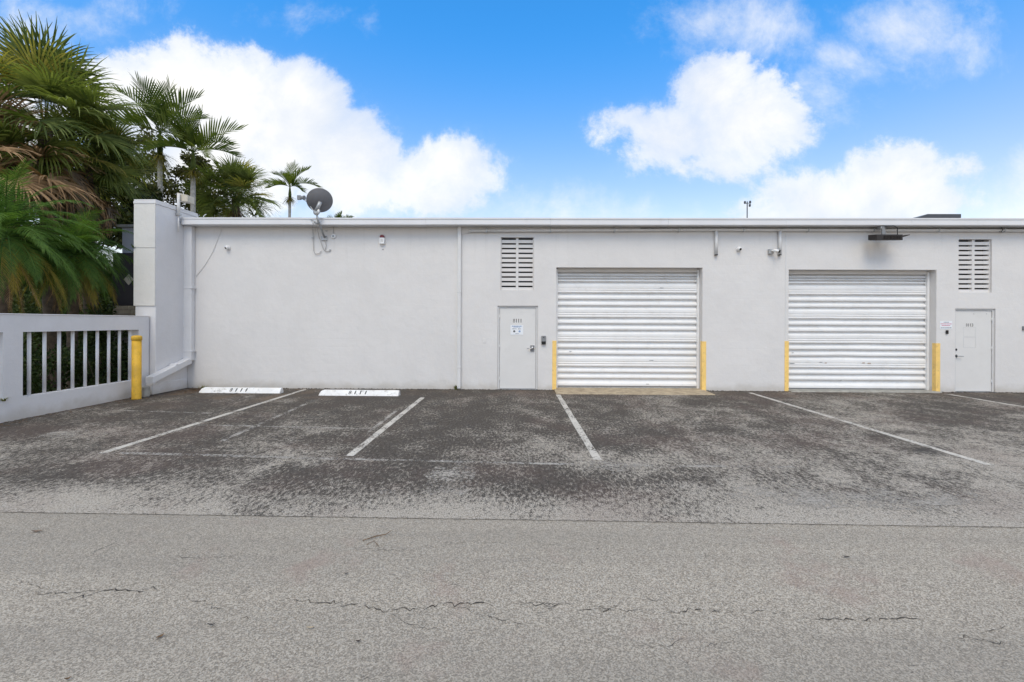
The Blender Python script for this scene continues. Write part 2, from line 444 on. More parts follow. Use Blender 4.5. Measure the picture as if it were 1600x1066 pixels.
def leaf_mat(name, a, b, trans=0.42, rough=0.42, scale=3.0):
    m = bpy.data.materials.new(name); m.use_nodes = True
    t = NT(m.node_tree); t.n.clear()
    out = t.node('ShaderNodeOutputMaterial'); p = t.node('ShaderNodeBsdfPrincipled'); tr = t.node('ShaderNodeBsdfTranslucent'); mx = t.node('ShaderNodeMixShader')
    g = t.node('ShaderNodeNewGeometry'); oi = t.node('ShaderNodeObjectInfo')
    n = t.math('MULTIPLY_ADD', t.noise(g.outputs['Position'], scale, 5, 0.65), 0.8, t.math('MULTIPLY', oi.outputs['Random'], 0.35))
    n = t.math('MULTIPLY_ADD', g.outputs['Random Per Island'], 0.3, n)
    c = t.mix(t.sstep(n, 0.42, 1.0), a, b)
    t.put(p.inputs['Base Color'], c); p.inputs['Roughness'].default_value = rough + 0.12; p.inputs['Specular IOR Level'].default_value = 0.18
    t.put(tr.inputs[0], t.mix(1.0, c, (1.3, 1.35, 0.6), 'MULTIPLY'))
    mx.inputs[0].default_value = trans
    t.l.new(p.outputs[0], mx.inputs[1]); t.l.new(tr.outputs[0], mx.inputs[2]); t.l.new(mx.outputs[0], out.inputs[0])
    return m
M['fan'] = leaf_mat('fan_leaf', (0.062, 0.092, 0.026), (0.215, 0.255, 0.078))
M['fanlight'] = leaf_mat('fan_leaf_yellowing', (0.20, 0.21, 0.05), (0.46, 0.40, 0.12))
M['fandead'] = leaf_mat('fan_leaf_dead', (0.17, 0.105, 0.055), (0.46, 0.30, 0.17), 0.15, 0.8)
M['fangrey'] = leaf_mat('fan_leaf_withered', (0.09, 0.075, 0.06), (0.24, 0.19, 0.15), 0.1, 0.85)
M['date'] = leaf_mat('date_leaf', (0.036, 0.085, 0.020), (0.14, 0.25, 0.055))
M['datey'] = leaf_mat('date_leaf_yellow', (0.16, 0.15, 0.03), (0.40, 0.30, 0.06))
M['adon'] = leaf_mat('feather_leaf', (0.045, 0.075, 0.016), (0.15, 0.185, 0.045))
M['fruit'] = leaf_mat('flower_strand', (0.12, 0.11, 0.02), (0.30, 0.24, 0.05), 0.2)
M['tree'] = leaf_mat('broad_leaf', (0.018, 0.030, 0.009), (0.095, 0.095, 0.026), 0.2)
M['hedge'] = leaf_mat('hedge_leaf', (0.018, 0.036, 0.010), (0.085, 0.115, 0.036), 0.25, 0.4)
M['weed'] = leaf_mat('weed_leaf', (0.07, 0.10, 0.03), (0.20, 0.20, 0.07), 0.2)
M['bark'] = simple('palm_bark', (0.10, 0.075, 0.055), 0.95, var=0.35, scale=9, bmp=0.8, bscale=18)
M['barkpale'] = simple('ringed_pale_bark', (0.34, 0.33, 0.31), 0.9, var=0.25, scale=14, bmp=0.4, bscale=25, dirt=(0.12, 0.10, 0.08), dirt_amt=0.5)
M['twig'] = simple('dry_litter', (0.14, 0.085, 0.045), 0.9, var=0.4, scale=25)
M['litterdark'] = simple('dark_litter', (0.035, 0.025, 0.02), 0.9, var=0.4, scale=25)

# ================================================================== SETTING
def sheet(name, pts, m, z=0.0, parent=None):
    mb = MB(); mb.quad(*[(p[0], p[1], z) for p in pts])
    return mb.build(name, m, parent)
g = sheet('ground', [(-900, -900), (900, -900), (900, 900), (-900, 900)], M['lawn'], -0.03); g['kind'] = 'structure'
jl = ground_at(0, 800); jr = ground_at(1600, 824)
sl = (jr.y - jl.y) / (jr.x - jl.x)
def jy(x): return jl.y + sl * (x - jl.x)
lot = sheet('parking_lot', [(-8.45, jy(-8.45)), (40, jy(40)), (40, 0.3), (-8.45, 0.3)], M['lot'], 0.0); lot['kind'] = 'structure'
drive = sheet('driveway', [(-60, -60), (40, -60), (40, jy(40) + 0.02), (-60, jy(-60) + 0.02)], M['drive'], -0.004); drive['kind'] = 'structure'
bed = sheet('planting_bed', [(-10.6, -7.0), (-8.40, -7.0), (-8.40, 9.0), (-10.6, 9.0)], M['soil'], 0.004); bed['kind'] = 'structure'
path = sheet('footpath', [(-17.4, -7.0), (-15.6, -7.0), (-15.6, 30.0), (-17.4, 30.0)], M['path'], 0.0); path['kind'] = 'structure'

def strip(name, a, b, w, m, z, parent, seed=0, taper=1.0):
    a = Vector(a); b = Vector(b); d = (b - a).normalized(); s = Vector((-d.y, d.x, 0)) * (w / 2)
    rnd = random.Random(seed); n = 24; mb = MB(); L = []
    for i in range(n + 1):
        t = i / n; p = a.lerp(b, t); k = 1 + rnd.uniform(-0.07, 0.07)
        L.append((p + s * k, p - s * k * taper))
    for i in range(n):
        mb.quad((L[i][0].x, L[i][0].y, z), (L[i][1].x, L[i][1].y, z), (L[i + 1][1].x, L[i + 1][1].y, z), (L[i + 1][0].x, L[i + 1][0].y, z))
    return mb.build(name, m, parent)
for i, (p, q) in enumerate([((478, 608.5), (158, 709)), ((661, 621), (546, 713)), ((872, 617), (934, 719)), ((1172, 614), (1546, 727)), ((1483, 616.5), (1640, 643))]):
    strip('parking_line', ground_at(*p), ground_at(*q), 0.10, M['line'], 0.004, lot, i)
for i, (p, q, w) in enumerate([((310, 664), (600, 671), 0.07), ((190, 708), (560, 718), 0.09), ((560, 718), (900, 726), 0.07), ((960, 728), (1240, 730), 0.06),
                               ((490, 626), (345, 690), 0.08), ((622, 640), (565, 684), 0.06), ((128, 640), (330, 646), 0.06)]):
    strip('faded_line', ground_at(*p), ground_at(*q), w, M['lineold'], 0.003, lot, 20 + i)
def blotch(name, px, py, rx, ry, m, z, parent, seed):
    c = ground_at(px, py); rnd = random.Random(seed); mb = MB(); pts = []
    for k in range(22):
        t = 2 * math.pi * k / 22; q = 1 + rnd.uniform(-0.28, 0.28)
        pts.append((c.x + rx * q * math.cos(t), c.y + ry * q * math.sin(t), z))
    mb.quad(*pts); return mb.build(name, m, parent)
blotch('pale_patch', 950, 729, 0.38, 0.16, M['patch'], 0.0055, lot, 1)
blotch('pale_patch', 110, 679, 0.42, 0.22, M['patch'], 0.0030, lot, 2)
blotch('pale_patch', 764, 704, 0.10, 0.10, M['patch'], 0.0030, lot, 3)
blotch('pale_patch', 605, 768, 0.10, 0.06, M['patch'], 0.0030, lot, 4)
blotch('pale_patch', 700, 750, 0.25, 0.45, M['patch'], 0.0030, lot, 5)
blotch('pale_patch', 1330, 775, 1.1, 0.32, M['patch'], 0.0030, lot, 6)

def crack(px_pts, w, parent, z, seed, name='crack'):
    rnd = random.Random(seed); pts = [ground_at(*p) for p in px_pts]; fine = []
    for a, b in zip(pts[:-1], pts[1:]):
        n = max(3, int((b - a).length / 0.022))
        for i in range(n):
            p = a.lerp(b, i / n); fine.append(Vector((p.x + rnd.gauss(0, 0.004), p.y + rnd.gauss(0, 0.011), 0)))
    fine.append(pts[-1]); mb = MB(); prev = None
    for i, p in enumerate(fine):
        e = min(1, i / 5, (len(fine) - 1 - i) / 5) * w * rnd.choice((0.06, 0.2, 0.45, 0.7, 0.9, 1.2))
        cur = ((p.x, p.y - e / 2, z), (p.x, p.y + e / 2, z))
        if prev: mb.quad(prev[0], cur[0], cur[1], prev[1])
        prev = cur
    mb.build(name, M['crack'], parent)
crack([(0, 800.5), (200, 803), (500, 808), (800, 812), (1100, 817), (1400, 822), (1600, 824.5)], 0.0042, lot, 0.0015, 1, 'joint')
crack([(80, 944), (130, 930), (165, 922), (210, 922), (262, 918)], 0.009, drive, -0.001, 2)
crack([(165, 922), (110, 925), (40, 926)], 0.005, drive, -0.0008, 3)
crack([(285, 933), (330, 945), (360, 955)], 0.005, drive, -0.001, 4)
crack([(430, 932), (480, 940), (560, 945), (600, 953), (645, 952), (700, 942), (782, 942)], 0.008, drive, -0.001, 5)
crack([(800, 944), (860, 945), (905, 942)], 0.006, drive, -0.001, 6)
crack([(895, 953), (950, 952), (975, 940)], 0.007, drive, -0.001, 7)
crack([(1010, 955), (1050, 959), (1090, 954), (1150, 955), (1190, 954), (1218, 955)], 0.007, drive, -0.001, 8)
crack([(1255, 967), (1310, 966), (1350, 971), (1400, 965), (1455, 968)], 0.007, drive, -0.001, 9)
crack([(1475, 995), (1530, 998), (1596, 1010)], 0.006, drive, -0.001, 10)
crack([(990, 1008), (1040, 1010), (1060, 1000), (1085, 997)], 0.004, drive, -0.001, 11)
for q, cp in enumerate([[(20, 905), (60, 915), (95, 935), (120, 948)], [(350, 955), (400, 968), (430, 966)], [(700, 942), (760, 962), (830, 975)], [(905, 942), (940, 950), (1010, 955)], [(1190, 954), (1255, 967)],
                         [(975, 940), (1030, 936), (1060, 943)], [(1130, 1000), (1140, 1020), (1165, 1030)], [(600, 953), (640, 975), (700, 985)], [(250, 870), (310, 872), (380, 868)], [(1060, 858), (1110, 850), (1150, 853)], [(1080, 1012), (1130, 1006), (1150, 990)], [(1500, 980), (1540, 985), (1596, 978)]]):
    crack(cp, 0.0038, drive, -0.0012, 40 + q)
crack([(540, 858), (640, 860), (740, 846), (800, 848)], 0.003, drive, -0.001, 12)

# ================================================================== WAREHOUSE
wh = thing('warehouse', 'long low white stucco warehouse with two roller doors and flat roof', 'building', (0, 0, 0))
XL, XR, ZT = -8.13, 24.0, 3.99
D1 = (fx(869), fx(1097.5), fz(980, 418))
D2 = (fx(1232), fx(1463), fz(1350, 421.5))
P1 = (fx(777.5), fx(840.5), fz(808, 478))
P2 = (fx(1492.5), fx(1555.5), fz(1524, 482.5))
V1 = (fx(782), fx(833.5), fz(808, 454), fz(808, 371))
V2 = (fx(1497.5), fx(1549.5), fz(1524, 457.5), fz(1524, 374))
holes = [(D1[0], D1[1], 0, D1[2], 0.30), (D2[0], D2[1], 0, D2[2], 0.30), (P1[0], P1[1], 0, P1[2], 0.14), (P2[0], P2[1], 0, P2[2], 0.14),
         (V1[0], V1[1], V1[2], V1[3], 0.20), (V2[0], V2[1], V2[2], V2[3], 0.20)]
xs = sorted({XL, XR} | {h[0] for h in holes} | {h[1] for h in holes})
zs = sorted({0.0, ZT} | {h[2] for h in holes} | {h[3] for h in holes})
mb = MB()
for i in range(len(xs) - 1):
    for j in range(len(zs) - 1):
        cx, cz = (xs[i] + xs[i + 1]) / 2, (zs[j] + zs[j + 1]) / 2
        if any(h[0] < cx < h[1] and h[2] < cz < h[3] for h in holes): continue
        mb.quad((xs[i], 0, zs[j]), (xs[i + 1], 0, zs[j]), (xs[i + 1], 0, zs[j + 1]), (xs[i], 0, zs[j + 1]))
for (x0, x1, z0, z1, d) in holes:
    mb.quad((x0, 0, z0), (x0, 0, z1), (x0, d, z1), (x0, d, z0))
    mb.quad((x1, 0, z0), (x1, d, z0), (x1, d, z1), (x1, 0, z1))
    mb.quad((x0, 0, z1), (x1, 0, z1), (x1, d, z1), (x0, d, z1))
    if z0 > 0: mb.quad((x0, 0, z0), (x0, d, z0), (x1, d, z0), (x1, 0, z0))
mb.quad((XL, 0, 0), (XL, 0, ZT), (XL, 14, ZT), (XL, 14, 0))
mb.quad((XR, 0, 0), (XR, 14, 0), (XR, 14, ZT), (XR, 0, ZT))
mb.quad((XL, 14, 0), (XL, 14, ZT), (XR, 14, ZT), (XR, 14, 0))
mb.build('wall', M['wall'], wh)
mb = MB(); mb.box(XL + 0.03, XR, -0.14, 14.1, 4.0, 4.075)
mb.build('roof', M['roof'], wh)
# dark lining that closes the rooms behind doors and vents
mb = MB(); mb.box(XL + 0.05, XR - 0.05, 1.2, 1.25, 0.02, 3.97)
mb.build('interior_partition', M['inside'], wh)
# fascia: drip lip, face, return; separate panels with open joints
FT = at_y(800, 340.2, -0.27).z; FB = at_y(800, 351.6, -0.27).z
joints = [-8.09] + [fx(p, -0.27) for p in (470, 665, 860, 1044, 1228, 1424, 1600)] + [15.4, 18.5, 21.6, 24.0]
prof = [(-0.27, FB), (-0.276, FB + 0.012), (-0.27, FT - 0.045), (-0.283, FT - 0.04), (-0.283, FT - 0.004), (-0.262, FT), (-0.13, FT - 0.005), (-0.13, FT - 0.03),
        (-0.235, FT - 0.06), (-0.235, FB + 0.03), (-0.02, FB + 0.03), (-0.02, FB)]
for i, (a, b) in enumerate(zip(joints[:-1], joints[1:])):
    mb = MB(); dz = random.Random(i).uniform(-0.003, 0.003)
    mb.prism([(p[0] + dz, p[1] + dz) for p in prof], 'x', a + 0.002, b - 0.002)
    mb.build('fascia_panel', M['trim'], wh)
# long service conduit under the fascia, with drops
zc = fz(1100, 359.3, -0.05)
zc_l = fz(760, 361.0, -0.05)
mb = MB(); mb.tube([(fx(733), -0.05, zc_l), (fx(900), -0.05, (zc + zc_l) / 2), (fx(1100), -0.05, zc), (XR - 1, -0.05, zc - 0.015)], 0.036, 10)
cdt = mb.build('conduit', M['pipe'], wh, smooth=True)
for px in (1117.5, 1216.5):
    x = fx(px); z0 = fz(px, 398, -0.04)
    mb = MB(); mb.tube([(x, -0.04, zc - 0.02), (x, -0.04, z0)], 0.040, 10)
    dr = mb.build('conduit_drop', M['pipe'], wh, smooth=True)
    mb = MB(); mb.tube([(x, -0.04, z0 - 0.001), (x, -0.04, z0 - 0.015)], 0.043, 10)
    mb.build('end_cap', M['dark'], dr)
for k in range(9):
    x = fx(760) + k * 1.55
    mb = MB(); mb.box(x - 0.012, x + 0.012, -0.092, -0.002, zc - 0.045 + (zc_l - zc) * max(0, 1 - k / 4), zc + 0.048)
    mb.build('conduit_clip', M['galv'], wh)
mb = MB(); mb.tube([(fx(1000), -0.016, FB - 0.028), (fx(1300), -0.016, FB - 0.03), (fx(1500), -0.016, FB - 0.026), (XR - 1, -0.016, FB - 0.03)], 0.011, 6)
mb.build('black_cable', M['black'], wh)
x = fx(1557); mb = MB(); mb.tube([(x, -0.10, zc + 0.05), (x + 0.03, -0.11, zc), (x, -0.10, zc - 0.05), (x - 0.04, -0.09, zc - 0.045)], 0.009, 6)
mb.build('cable_loop', M['black'], wh)
mb = MB(); mb.tube([(fx(721), -0.012, fz(721, 366)), (fx(735), -0.012, fz(735, 364)), (fx(748), -0.012, fz(748, 361))], 0.009, 6)
mb.build('cable_end', M['pipe'], wh)
# narrow square downspout on the joint between the units
xa, xb = fx(715.2), fx(720.6)
mb = MB(); mb.box(xa, xb, -0.085, -0.003, 0.03, FB + 0.02)
ds = mb.build('downspout', M['pipe'], wh, bevel=0.008)
for zz in (fz(718, 456), 0.55):
    mb = MB(); mb.box(xa - 0.006, xb + 0.006, -0.091, -0.002, zz - 0.02, zz + 0.02)
    mb.build('pipe_strap', M['pipe'], ds)
# pilaster line right of it, and control joint at the second door
mb = MB(); mb.box(fx(1226.6), fx(1228.2), -0.006, 0.004, 0.02, ZT - 0.15)
mb.build('control_joint', M['pipe'], wh)
# wide rain leader in the left corner
xa, xb = fx(285, -0.13), fx(299, -0.13)
ztop = FB + 0.0
zlow = at_y(300, 556, -0.1).z
mb = MB(); mb.box(xa, xb, -0.135, -0.004, zlow - 0.12, ztop - 0.004)
ld_ = mb.build('rain_leader', M['trim'], wh, bevel=0.012)
for py in (450, 549):
    zz = at_y(292, py, -0.13).z
    mb = MB(); mb.box(xa - 0.008, xb + 0.03, -0.143, -0.002, zz - 0.018, zz + 0.018)
    mb.build('pipe_strap', M['trim'], ld_, bevel=0.004)

# ---- personnel doors
def person_door(P, flip, number, nheight, npx, label, seed):
    x0, x1, zt = P
    fr = MB(); w = 0.045
    fr.box(x0 + 0.001, x0 + w, 0.03, 0.13, 0.0, zt - 0.001); fr.box(x1 - w, x1 - 0.001, 0.03, 0.13, 0.0, zt - 0.001); fr.box(x0 + w, x1 - w, 0.03, 0.13, zt - w, zt - 0.001)
    d = MB(); g_ = 0.005
    lx0, lx1, lz = x0 + w + g_, x1 - w - g_, zt - w - g_
    d.box(lx0, lx1, 0.048, 0.092, 0.022, lz)
    leaf = d.build('door', M['doorp'], wh, bevel=0.004)
    leaf['label'] = label
    fr.build('door_frame', M['frame'], leaf, bevel=0.004)
    mb = MB(); mb.box(x0 + 0.002, x1 - 0.002, 0.01, 0.16, 0.001, 0.016); mb.build('threshold', M['galv'], leaf)
    hx = lx0 - 0.004 if not flip else lx1 + 0.004
    for hz in (0.25, 1.05, lz - 0.22):
        mb = MB(); mb.tube([(hx, 0.040, hz - 0.05), (hx, 0.040, hz + 0.05)], 0.011, 8); mb.build('hinge', M['frame'], leaf, smooth=True)
    cx, cz = npx
    for q, chh in enumerate(number[0]):
        lettering('numeral', chh, nheight, number[1] * (0.23 if chh != '1' else 0.08), (cx + (q - 1.5) * number[1] * 0.27, 0.0465, cz), (1, 0, 0), (0, 0, 1), M['num'], leaf)
    return leaf, lx0, lx1, lz
dA, ax0, ax1, az = person_door(P1, False, ('8111', fx(815.5) - fx(802)), 0.09, (fx(808.6), fz(808, 501.2)), 'plain grey-white steel door numbered 8111 with a lever handle', 1)
dB, bx0, bx1, bz = person_door(P2, True, ('8113', fx(1523.5) - fx(1512.5)), 0.075, (fx(1518), fz(1518, 508)), 'white steel door numbered 8113 with patched square marks', 2)
def lever(leaf, x, z, side, m1, m2, plate=True):
    if plate:
        mb = MB(); mb.box(x - 0.05, x + 0.05, 0.022, 0.0475, z - 0.075, z + 0.075); mb.build('lock_plate', m1, leaf, bevel=0.01)
        mb = MB(); mb.lathe([(0.030, 0), (0.034, 0.012), (0.022, 0.03)], (x, 0.0215, z + 0.012), (0, -1, 0), 16); mb.build('lock_cylinder', M['chrome'], leaf, smooth=True)
    else:
        mb = MB(); mb.lathe([(0.036, 0), (0.036, 0.01), (0.026, 0.028)], (x, 0.0478, z), (0, -1, 0), 18); mb.build('handle_rose', m1, leaf, smooth=True)
    mb = MB(); y0 = 0.012 if plate else 0.03
    mb.tube([(x, y0 + 0.02, z), (x, y0 - 0.03, z), (x + side * 0.03, y0 - 0.042, z), (x + side * 0.13, y0 - 0.042, z - 0.003)], 0.010, 8); mb.build('handle', m2, leaf, smooth=True)
lever(dA, fx(832), fz(832, 544.5), -1, M['grey'], M['chrome'])
lever(dB, fx(1496.5), fz(1496, 556.6), 1, M['black'], M['galv'], False)
mb = MB(); mb.lathe([(0.030, 0), (0.030, 0.012), (0.02, 0.022)], (fx(1496.3), 0.0478, fz(1496, 546.6)), (0, -1, 0), 18); mb.build('deadbolt', M['black'], dB, smooth=True)
# dark corner of the plate on the first lock, square traces on the second door
def frame_trace(x0, x1, z0, z1, w=0.010):
    mb = MB(); y0, y1 = 0.0455, 0.050
    mb.box(x0, x1, y0, y1, z1 - w, z1); mb.box(x0, x1, y0, y1, z0, z0 + w); mb.box(x0, x0 + w, y0, y1, z0 + w, z1 - w); mb.box(x1 - w, x1, y0, y1, z0 + w, z1 - w)
    mb.build('notice_frame', M['frame'], dB)
frame_trace(fx(1508.5), fx(1528), fz(1518, 543.8), fz(1518, 526.8))
frame_trace(fx(1508.5), fx(1528), fz(1518, 526), fz(1518, 511.5), 0.006)
for q in (1524.5, 1544.5):
    mb = MB(); mb.lathe([(0.010, 0), (0.010, 0.004)], (fx(q), 0.0478, fz(q, 490.5)), (0, -1, 0), 10); mb.build('bolt', M['galv'], dB)

# ---- roller doors: corrugated sheets, each rib a piece
def roller(Dm, pys, side_px, label, dents, seed):
    x0, x1, zt = Dm
    rail_w = 0.055
    px_mid = side_px
    rails = MB()
    for (a, b) in ((x0 + 0.002, x0 + rail_w), (x1 - rail_w, x1 - 0.002)):
        rails.box(a, b, 0.175, 0.262, 0.0, zt - 0.02)
    base = rails.build('roller_door', M['slat'], wh, bevel=0.006); base['label'] = label
    mb = MB(); mb.box(x0 + 0.003, x1 - 0.003, 0.287, 0.60, zt - 0.16, zt + 0.35); mb.build('roller_hood', M['inside'], base)
    Yb = 0.245
    mb = MB(); mb.box(x0 + rail_w + 0.001, x1 - rail_w - 0.001, 0.185, 0.283, at_y(px_mid, pys[0] + 0.8, 0.185).z, zt - 0.001); mb.build('header', M['wall'], base, bevel=0.004)
    zsl = [at_y(px_mid, p, Yb).z for p in pys]
    rnd = random.Random(seed)
    nx = 60; xa, xb = x0 + rail_w - 0.012, x1 - rail_w + 0.012
    mb0 = None
    for k in range(len(zsl) - 1):
        zt_, zb_ = zsl[k], zsl[k + 1]; h = zt_ - zb_
        if h > 0.22:     # wide lap sheet with fine beads
            cr = [(0.0, 0.062), (0.10, 0.062), (0.20, 0.034), (0.28, 0.005), (0.36, 0.0), (0.55, 0.0), (0.60, 0.010), (0.66, 0.0), (0.74, 0.0), (0.79, 0.010), (0.85, 0.0), (0.93, 0.0), (0.97, 0.014), (1.0, 0.062)]
        else:
            cr = [(0.0, 0.062), (0.20, 0.062), (0.36, 0.046), (0.50, 0.016), (0.62, 0.002), (0.72, 0.0), (0.86, 0.0), (0.94, 0.014), (1.0, 0.062)]
        mb = MB()
        for i in range(nx + 1):
            x = xa + (xb - xa) * i / nx
            for (s_, d_) in cr:
                z = zt_ - s_ * h; y = Yb - 0.030 + d_
                for (dx_, dz_, r_, amp) in dents:
                    q = math.exp(-(((x - dx_) / r_) ** 2 + ((z - dz_) / (r_ * 0.42)) ** 2))
                    y += amp * q; z += amp * 0.5 * q
                y += 0.0012 * math.sin(x * 3.1 + k) + rnd.uniform(-0.0004, 0.0004)
                mb.v.append((x, y, z))
        n = len(cr)
        for i in range(nx):
            for j in range(n - 1):
                a = i * n + j
                mb.f.append((a, a + 1, a + n + 1, a + n))
        mb.build('slat', M['slat'], base, smooth=False)
    mb = MB(); mb.box(xa + 0.01, xb - 0.01, Yb - 0.032, Yb + 0.02, zsl[-1] - 0.03, zsl[-1] - 0.001); mb.build('bottom_bar', M['galv'], base)
    return base
pys1 = [424.5, 432, 435.4, 440.6, 458.3, 468.5, 478.4, 496.7, 506.5, 516.4, 534.5, 544.6, 554.4, 573.1, 582.4, 591.8, 604.2]
pys2 = [428, 435, 438.5, 443.6, 461.3, 471.5, 481.0, 499.0, 509.0, 519.0, 537.2, 547.3, 557.2, 575.5, 585.2, 594.6, 608.0]
roller(D1, pys1, 980, 'white corrugated roller door above a tan concrete apron', [(2.0, 0.88, 0.35, 0.006), (3.6, 1.5, 0.5, 0.004), (1.5, 0.65, 0.3, -0.004)], 3)
roller(D2, pys2, 1350, 'white corrugated roller door with dents and scuffed ribs', [(8.55, 1.28, 0.32, 0.018), (8.0, 0.84, 0.42, 0.016), (7.6, 1.72, 0.3, 0.009), (7.3, 0.33, 0.2, 0.008), (9.0, 0.5, 0.5, 0.008)], 4)
for (px, py, w) in ((1246, 568, 0.12), (1292, 566, 0.07), (1300, 567, 0.05), (1360, 567, 0.06), (1369, 567.5, 0.08), (1324, 594, 0.05), (1247, 551, 0.05), (893, 549, 0.06), (1016, 600, 0.07), (1022, 563, 0.10), (1038, 450, 0.09)):
    x = fx(px); z = fz(px, py, 0.24)
    mb = MB(); mb.box(x - w / 2, x + w / 2, 0.2095, 0.2115, z - 0.008, z + 0.006); mb.build('scuff', M['rust'] if px in (1360, 1369, 1300) else M['galv'], wh)
# corner guards, painted steel angles
for (Dm, pt) in ((D1, (533, 533)), (D2, (533.5, 536))):
    for k, (x, s_) in enumerate(((Dm[0], -1), (Dm[1], 1))):
        zt = fz(980 if Dm is D1 else 1350, pt[k])
        mb = MB()
        e = 0.007
        pts = [(x - s_ * e, 0.10), (x, 0.10), (x, 0.0), (x + s_ * 0.092, 0.0), (x + s_ * 0.092, -e), (x - s_ * e, -e)]
        pts = [(p[0], p[1] - 0.0015 if p[1] <= 0 else p[1]) for p in pts]
        pts = [(p[0] - s_ * 0.0015 if abs(p[0] - x) < 0.02 else p[0], p[1]) for p in pts]
        if s_ < 0: pts = pts[::-1]
        mb.prism(pts, 'z', 0.002, zt)
        mb.build('corner_guard', M['yellow'], wh, bevel=0.003)
# ---- louvred block vents
def vent(V, label, seed):
    x0, x1, z0, z1 = V
    mb = MB(); xm = (x0 + x1) / 2; bw = 0.032
    mb.box(xm - bw, xm + bw, 0.045, 0.15, z0 + 0.001, z1 - 0.001); mb.box(x0 + 0.001, x0 + 0.022, 0.045, 0.15, z0 + 0.001, z1 - 0.001); mb.box(x1 - 0.022, x1 - 0.001, 0.045, 0.15, z0 + 0.001, z1 - 0.001)
    o = mb.build('vent', M['wall'], wh, bevel=0.004); o['label'] = label
    n = 11; p = (z1 - z0 - 0.02) / n
    for k in range(n):
        zb = z0 + 0.005 + k * p
        for (a, b) in ((x0 + 0.023, xm - bw - 0.001), (xm + bw + 0.001, x1 - 0.023)):
            q = MB(); h = p * 0.66
            q.prism([(0.050, zb), (0.050, zb + h), (0.095, zb + h), (0.095, zb)], 'x', a, b)
            q.build('louver', M['wall'], o)
vent(V1, 'louvred block vent above the door numbered 8111', 1)
vent(V2, 'louvred block vent above the door numbered 8113', 2)
mb = MB()
mb.prism([(0.30, 0.0), (0.30, 0.030), (-0.02, 0.026), (-0.62, 0.010), (-0.66, 0.0)], 'x', fx(866), fx(1100))
ap = mb.build('door_apron', M['apron'], wh, bevel=0.004)
mb = MB(); mb.prism([(0.30, 0.0), (0.30, 0.024), (-0.10, 0.020), (-0.13, 0.0)], 'x', D2[0] + 0.002, D2[1] + 0.04)
mb.build('door_apron', M['conc'], wh, bevel=0.004)
# small fixed plates
mb = MB(); mb.box(fx(754.5), fx(759.5), -0.008, -0.001, fz(757, 536), fz(757, 529.5)); mb.build('blank_plate', M['wall'], wh, bevel=0.003)

# ================================================================== LEFT WALLS
YW = -0.98
ww = thing('wing_wall', 'tall white wing wall with boarded end beside the warehouse corner', 'wall', (-8.33, -0.5, 0))
WT = at_y(225, 312, YW).z
wx0, wx1 = at_y(211.5, 420, YW).x, -8.135
mb = MB(); mb.box(wx0, wx1, YW, 0.35, 0.0, WT - 0.10); mb.build('wall_core', M['wingwall'], ww, bevel=0.01)
for (a, b) in ((478, 388.2), (387.4, 317.8)):
    mb = MB(); mb.box(wx0 - 0.022, wx1 - 0.004, YW - 0.022, YW - 0.001, at_y(225, a, YW).z, at_y(225, b, YW).z); mb.build('end_board', M['board'], ww, bevel=0.004)
mb = MB(); mb.box(wx0 - 0.03, wx1 + 0.012, YW - 0.032, 0.36, WT - 0.098, WT - 0.045); mb.build('coping', M['wingwall'], ww, bevel=0.008)
mb = MB(); mb.box(wx0 - 0.022, wx1 + 0.004, YW - 0.024, 0.355, WT - 0.044, WT); mb.build('coping_cap', M['wingwall'], ww, bevel=0.008)
# wire conduit up the wing wall is separate (flood lamp)
# low wall with bars
XLOW = -8.265; TH = 0.17
lw = thing('low_wall', 'low white boundary wall with railed openings behind the yellow bollard', 'wall', (XLOW, -3.5, 0))
def yz(px): # depth of a column on the face of the low wall
    return at_x(px, 504, XLOW).y
o1a, o1b = yz(36), yz(217)
o2b = yz(5); o2a = o2b - (o1b - o1a)
zt_, zo, zs_ = 1.735, 1.45, 0.36
LY0 = o2a - 0.35
mb = MB(); x0, x1 = XLOW - TH, XLOW
# wall as one solid with two openings
ys = [LY0, o2a, o2b, o1a, o1b, YW - 0.001]
prev = 0
def lbox(a, b, c, d): mb.box(x0, x1, a, b, c, d)
lbox(LY0, o2a, 0, zt_); lbox(o2b, o1a, 0, zt_); lbox(o1b, YW - 0.024, 0, zt_)
for (a, b) in ((o2a, o2b), (o1a, o1b)):
    lbox(a, b, 0, zs_); lbox(a, b, zo, zt_)
lw_m = mb.build('wall_panel', M['wingwall'], lw)
mb = MB(); mb.box(x0 - 0.01, x1 + 0.012, LY0, YW - 0.025, zt_ + 0.001, zt_ + 0.02); mb.build('wall_cap', M['wingwall'], lw, bevel=0.006)
barY = [yz(p) for p in (53.3, 77, 99.6, 120.6, 140, 158.7, 176.4, 193)]
step = barY[1] - barY[0]
for yy in barY + [barY[-1] + step] + [o2b - 0.18 - step * k for k in range(8)]:
    mb = MB(); mb.tube([(XLOW - 0.085, yy, zs_ - 0.004), (XLOW - 0.085, yy, zo + 0.004)], 0.026, 10); mb.build('bar', M['wingwall'], lw, smooth=True)
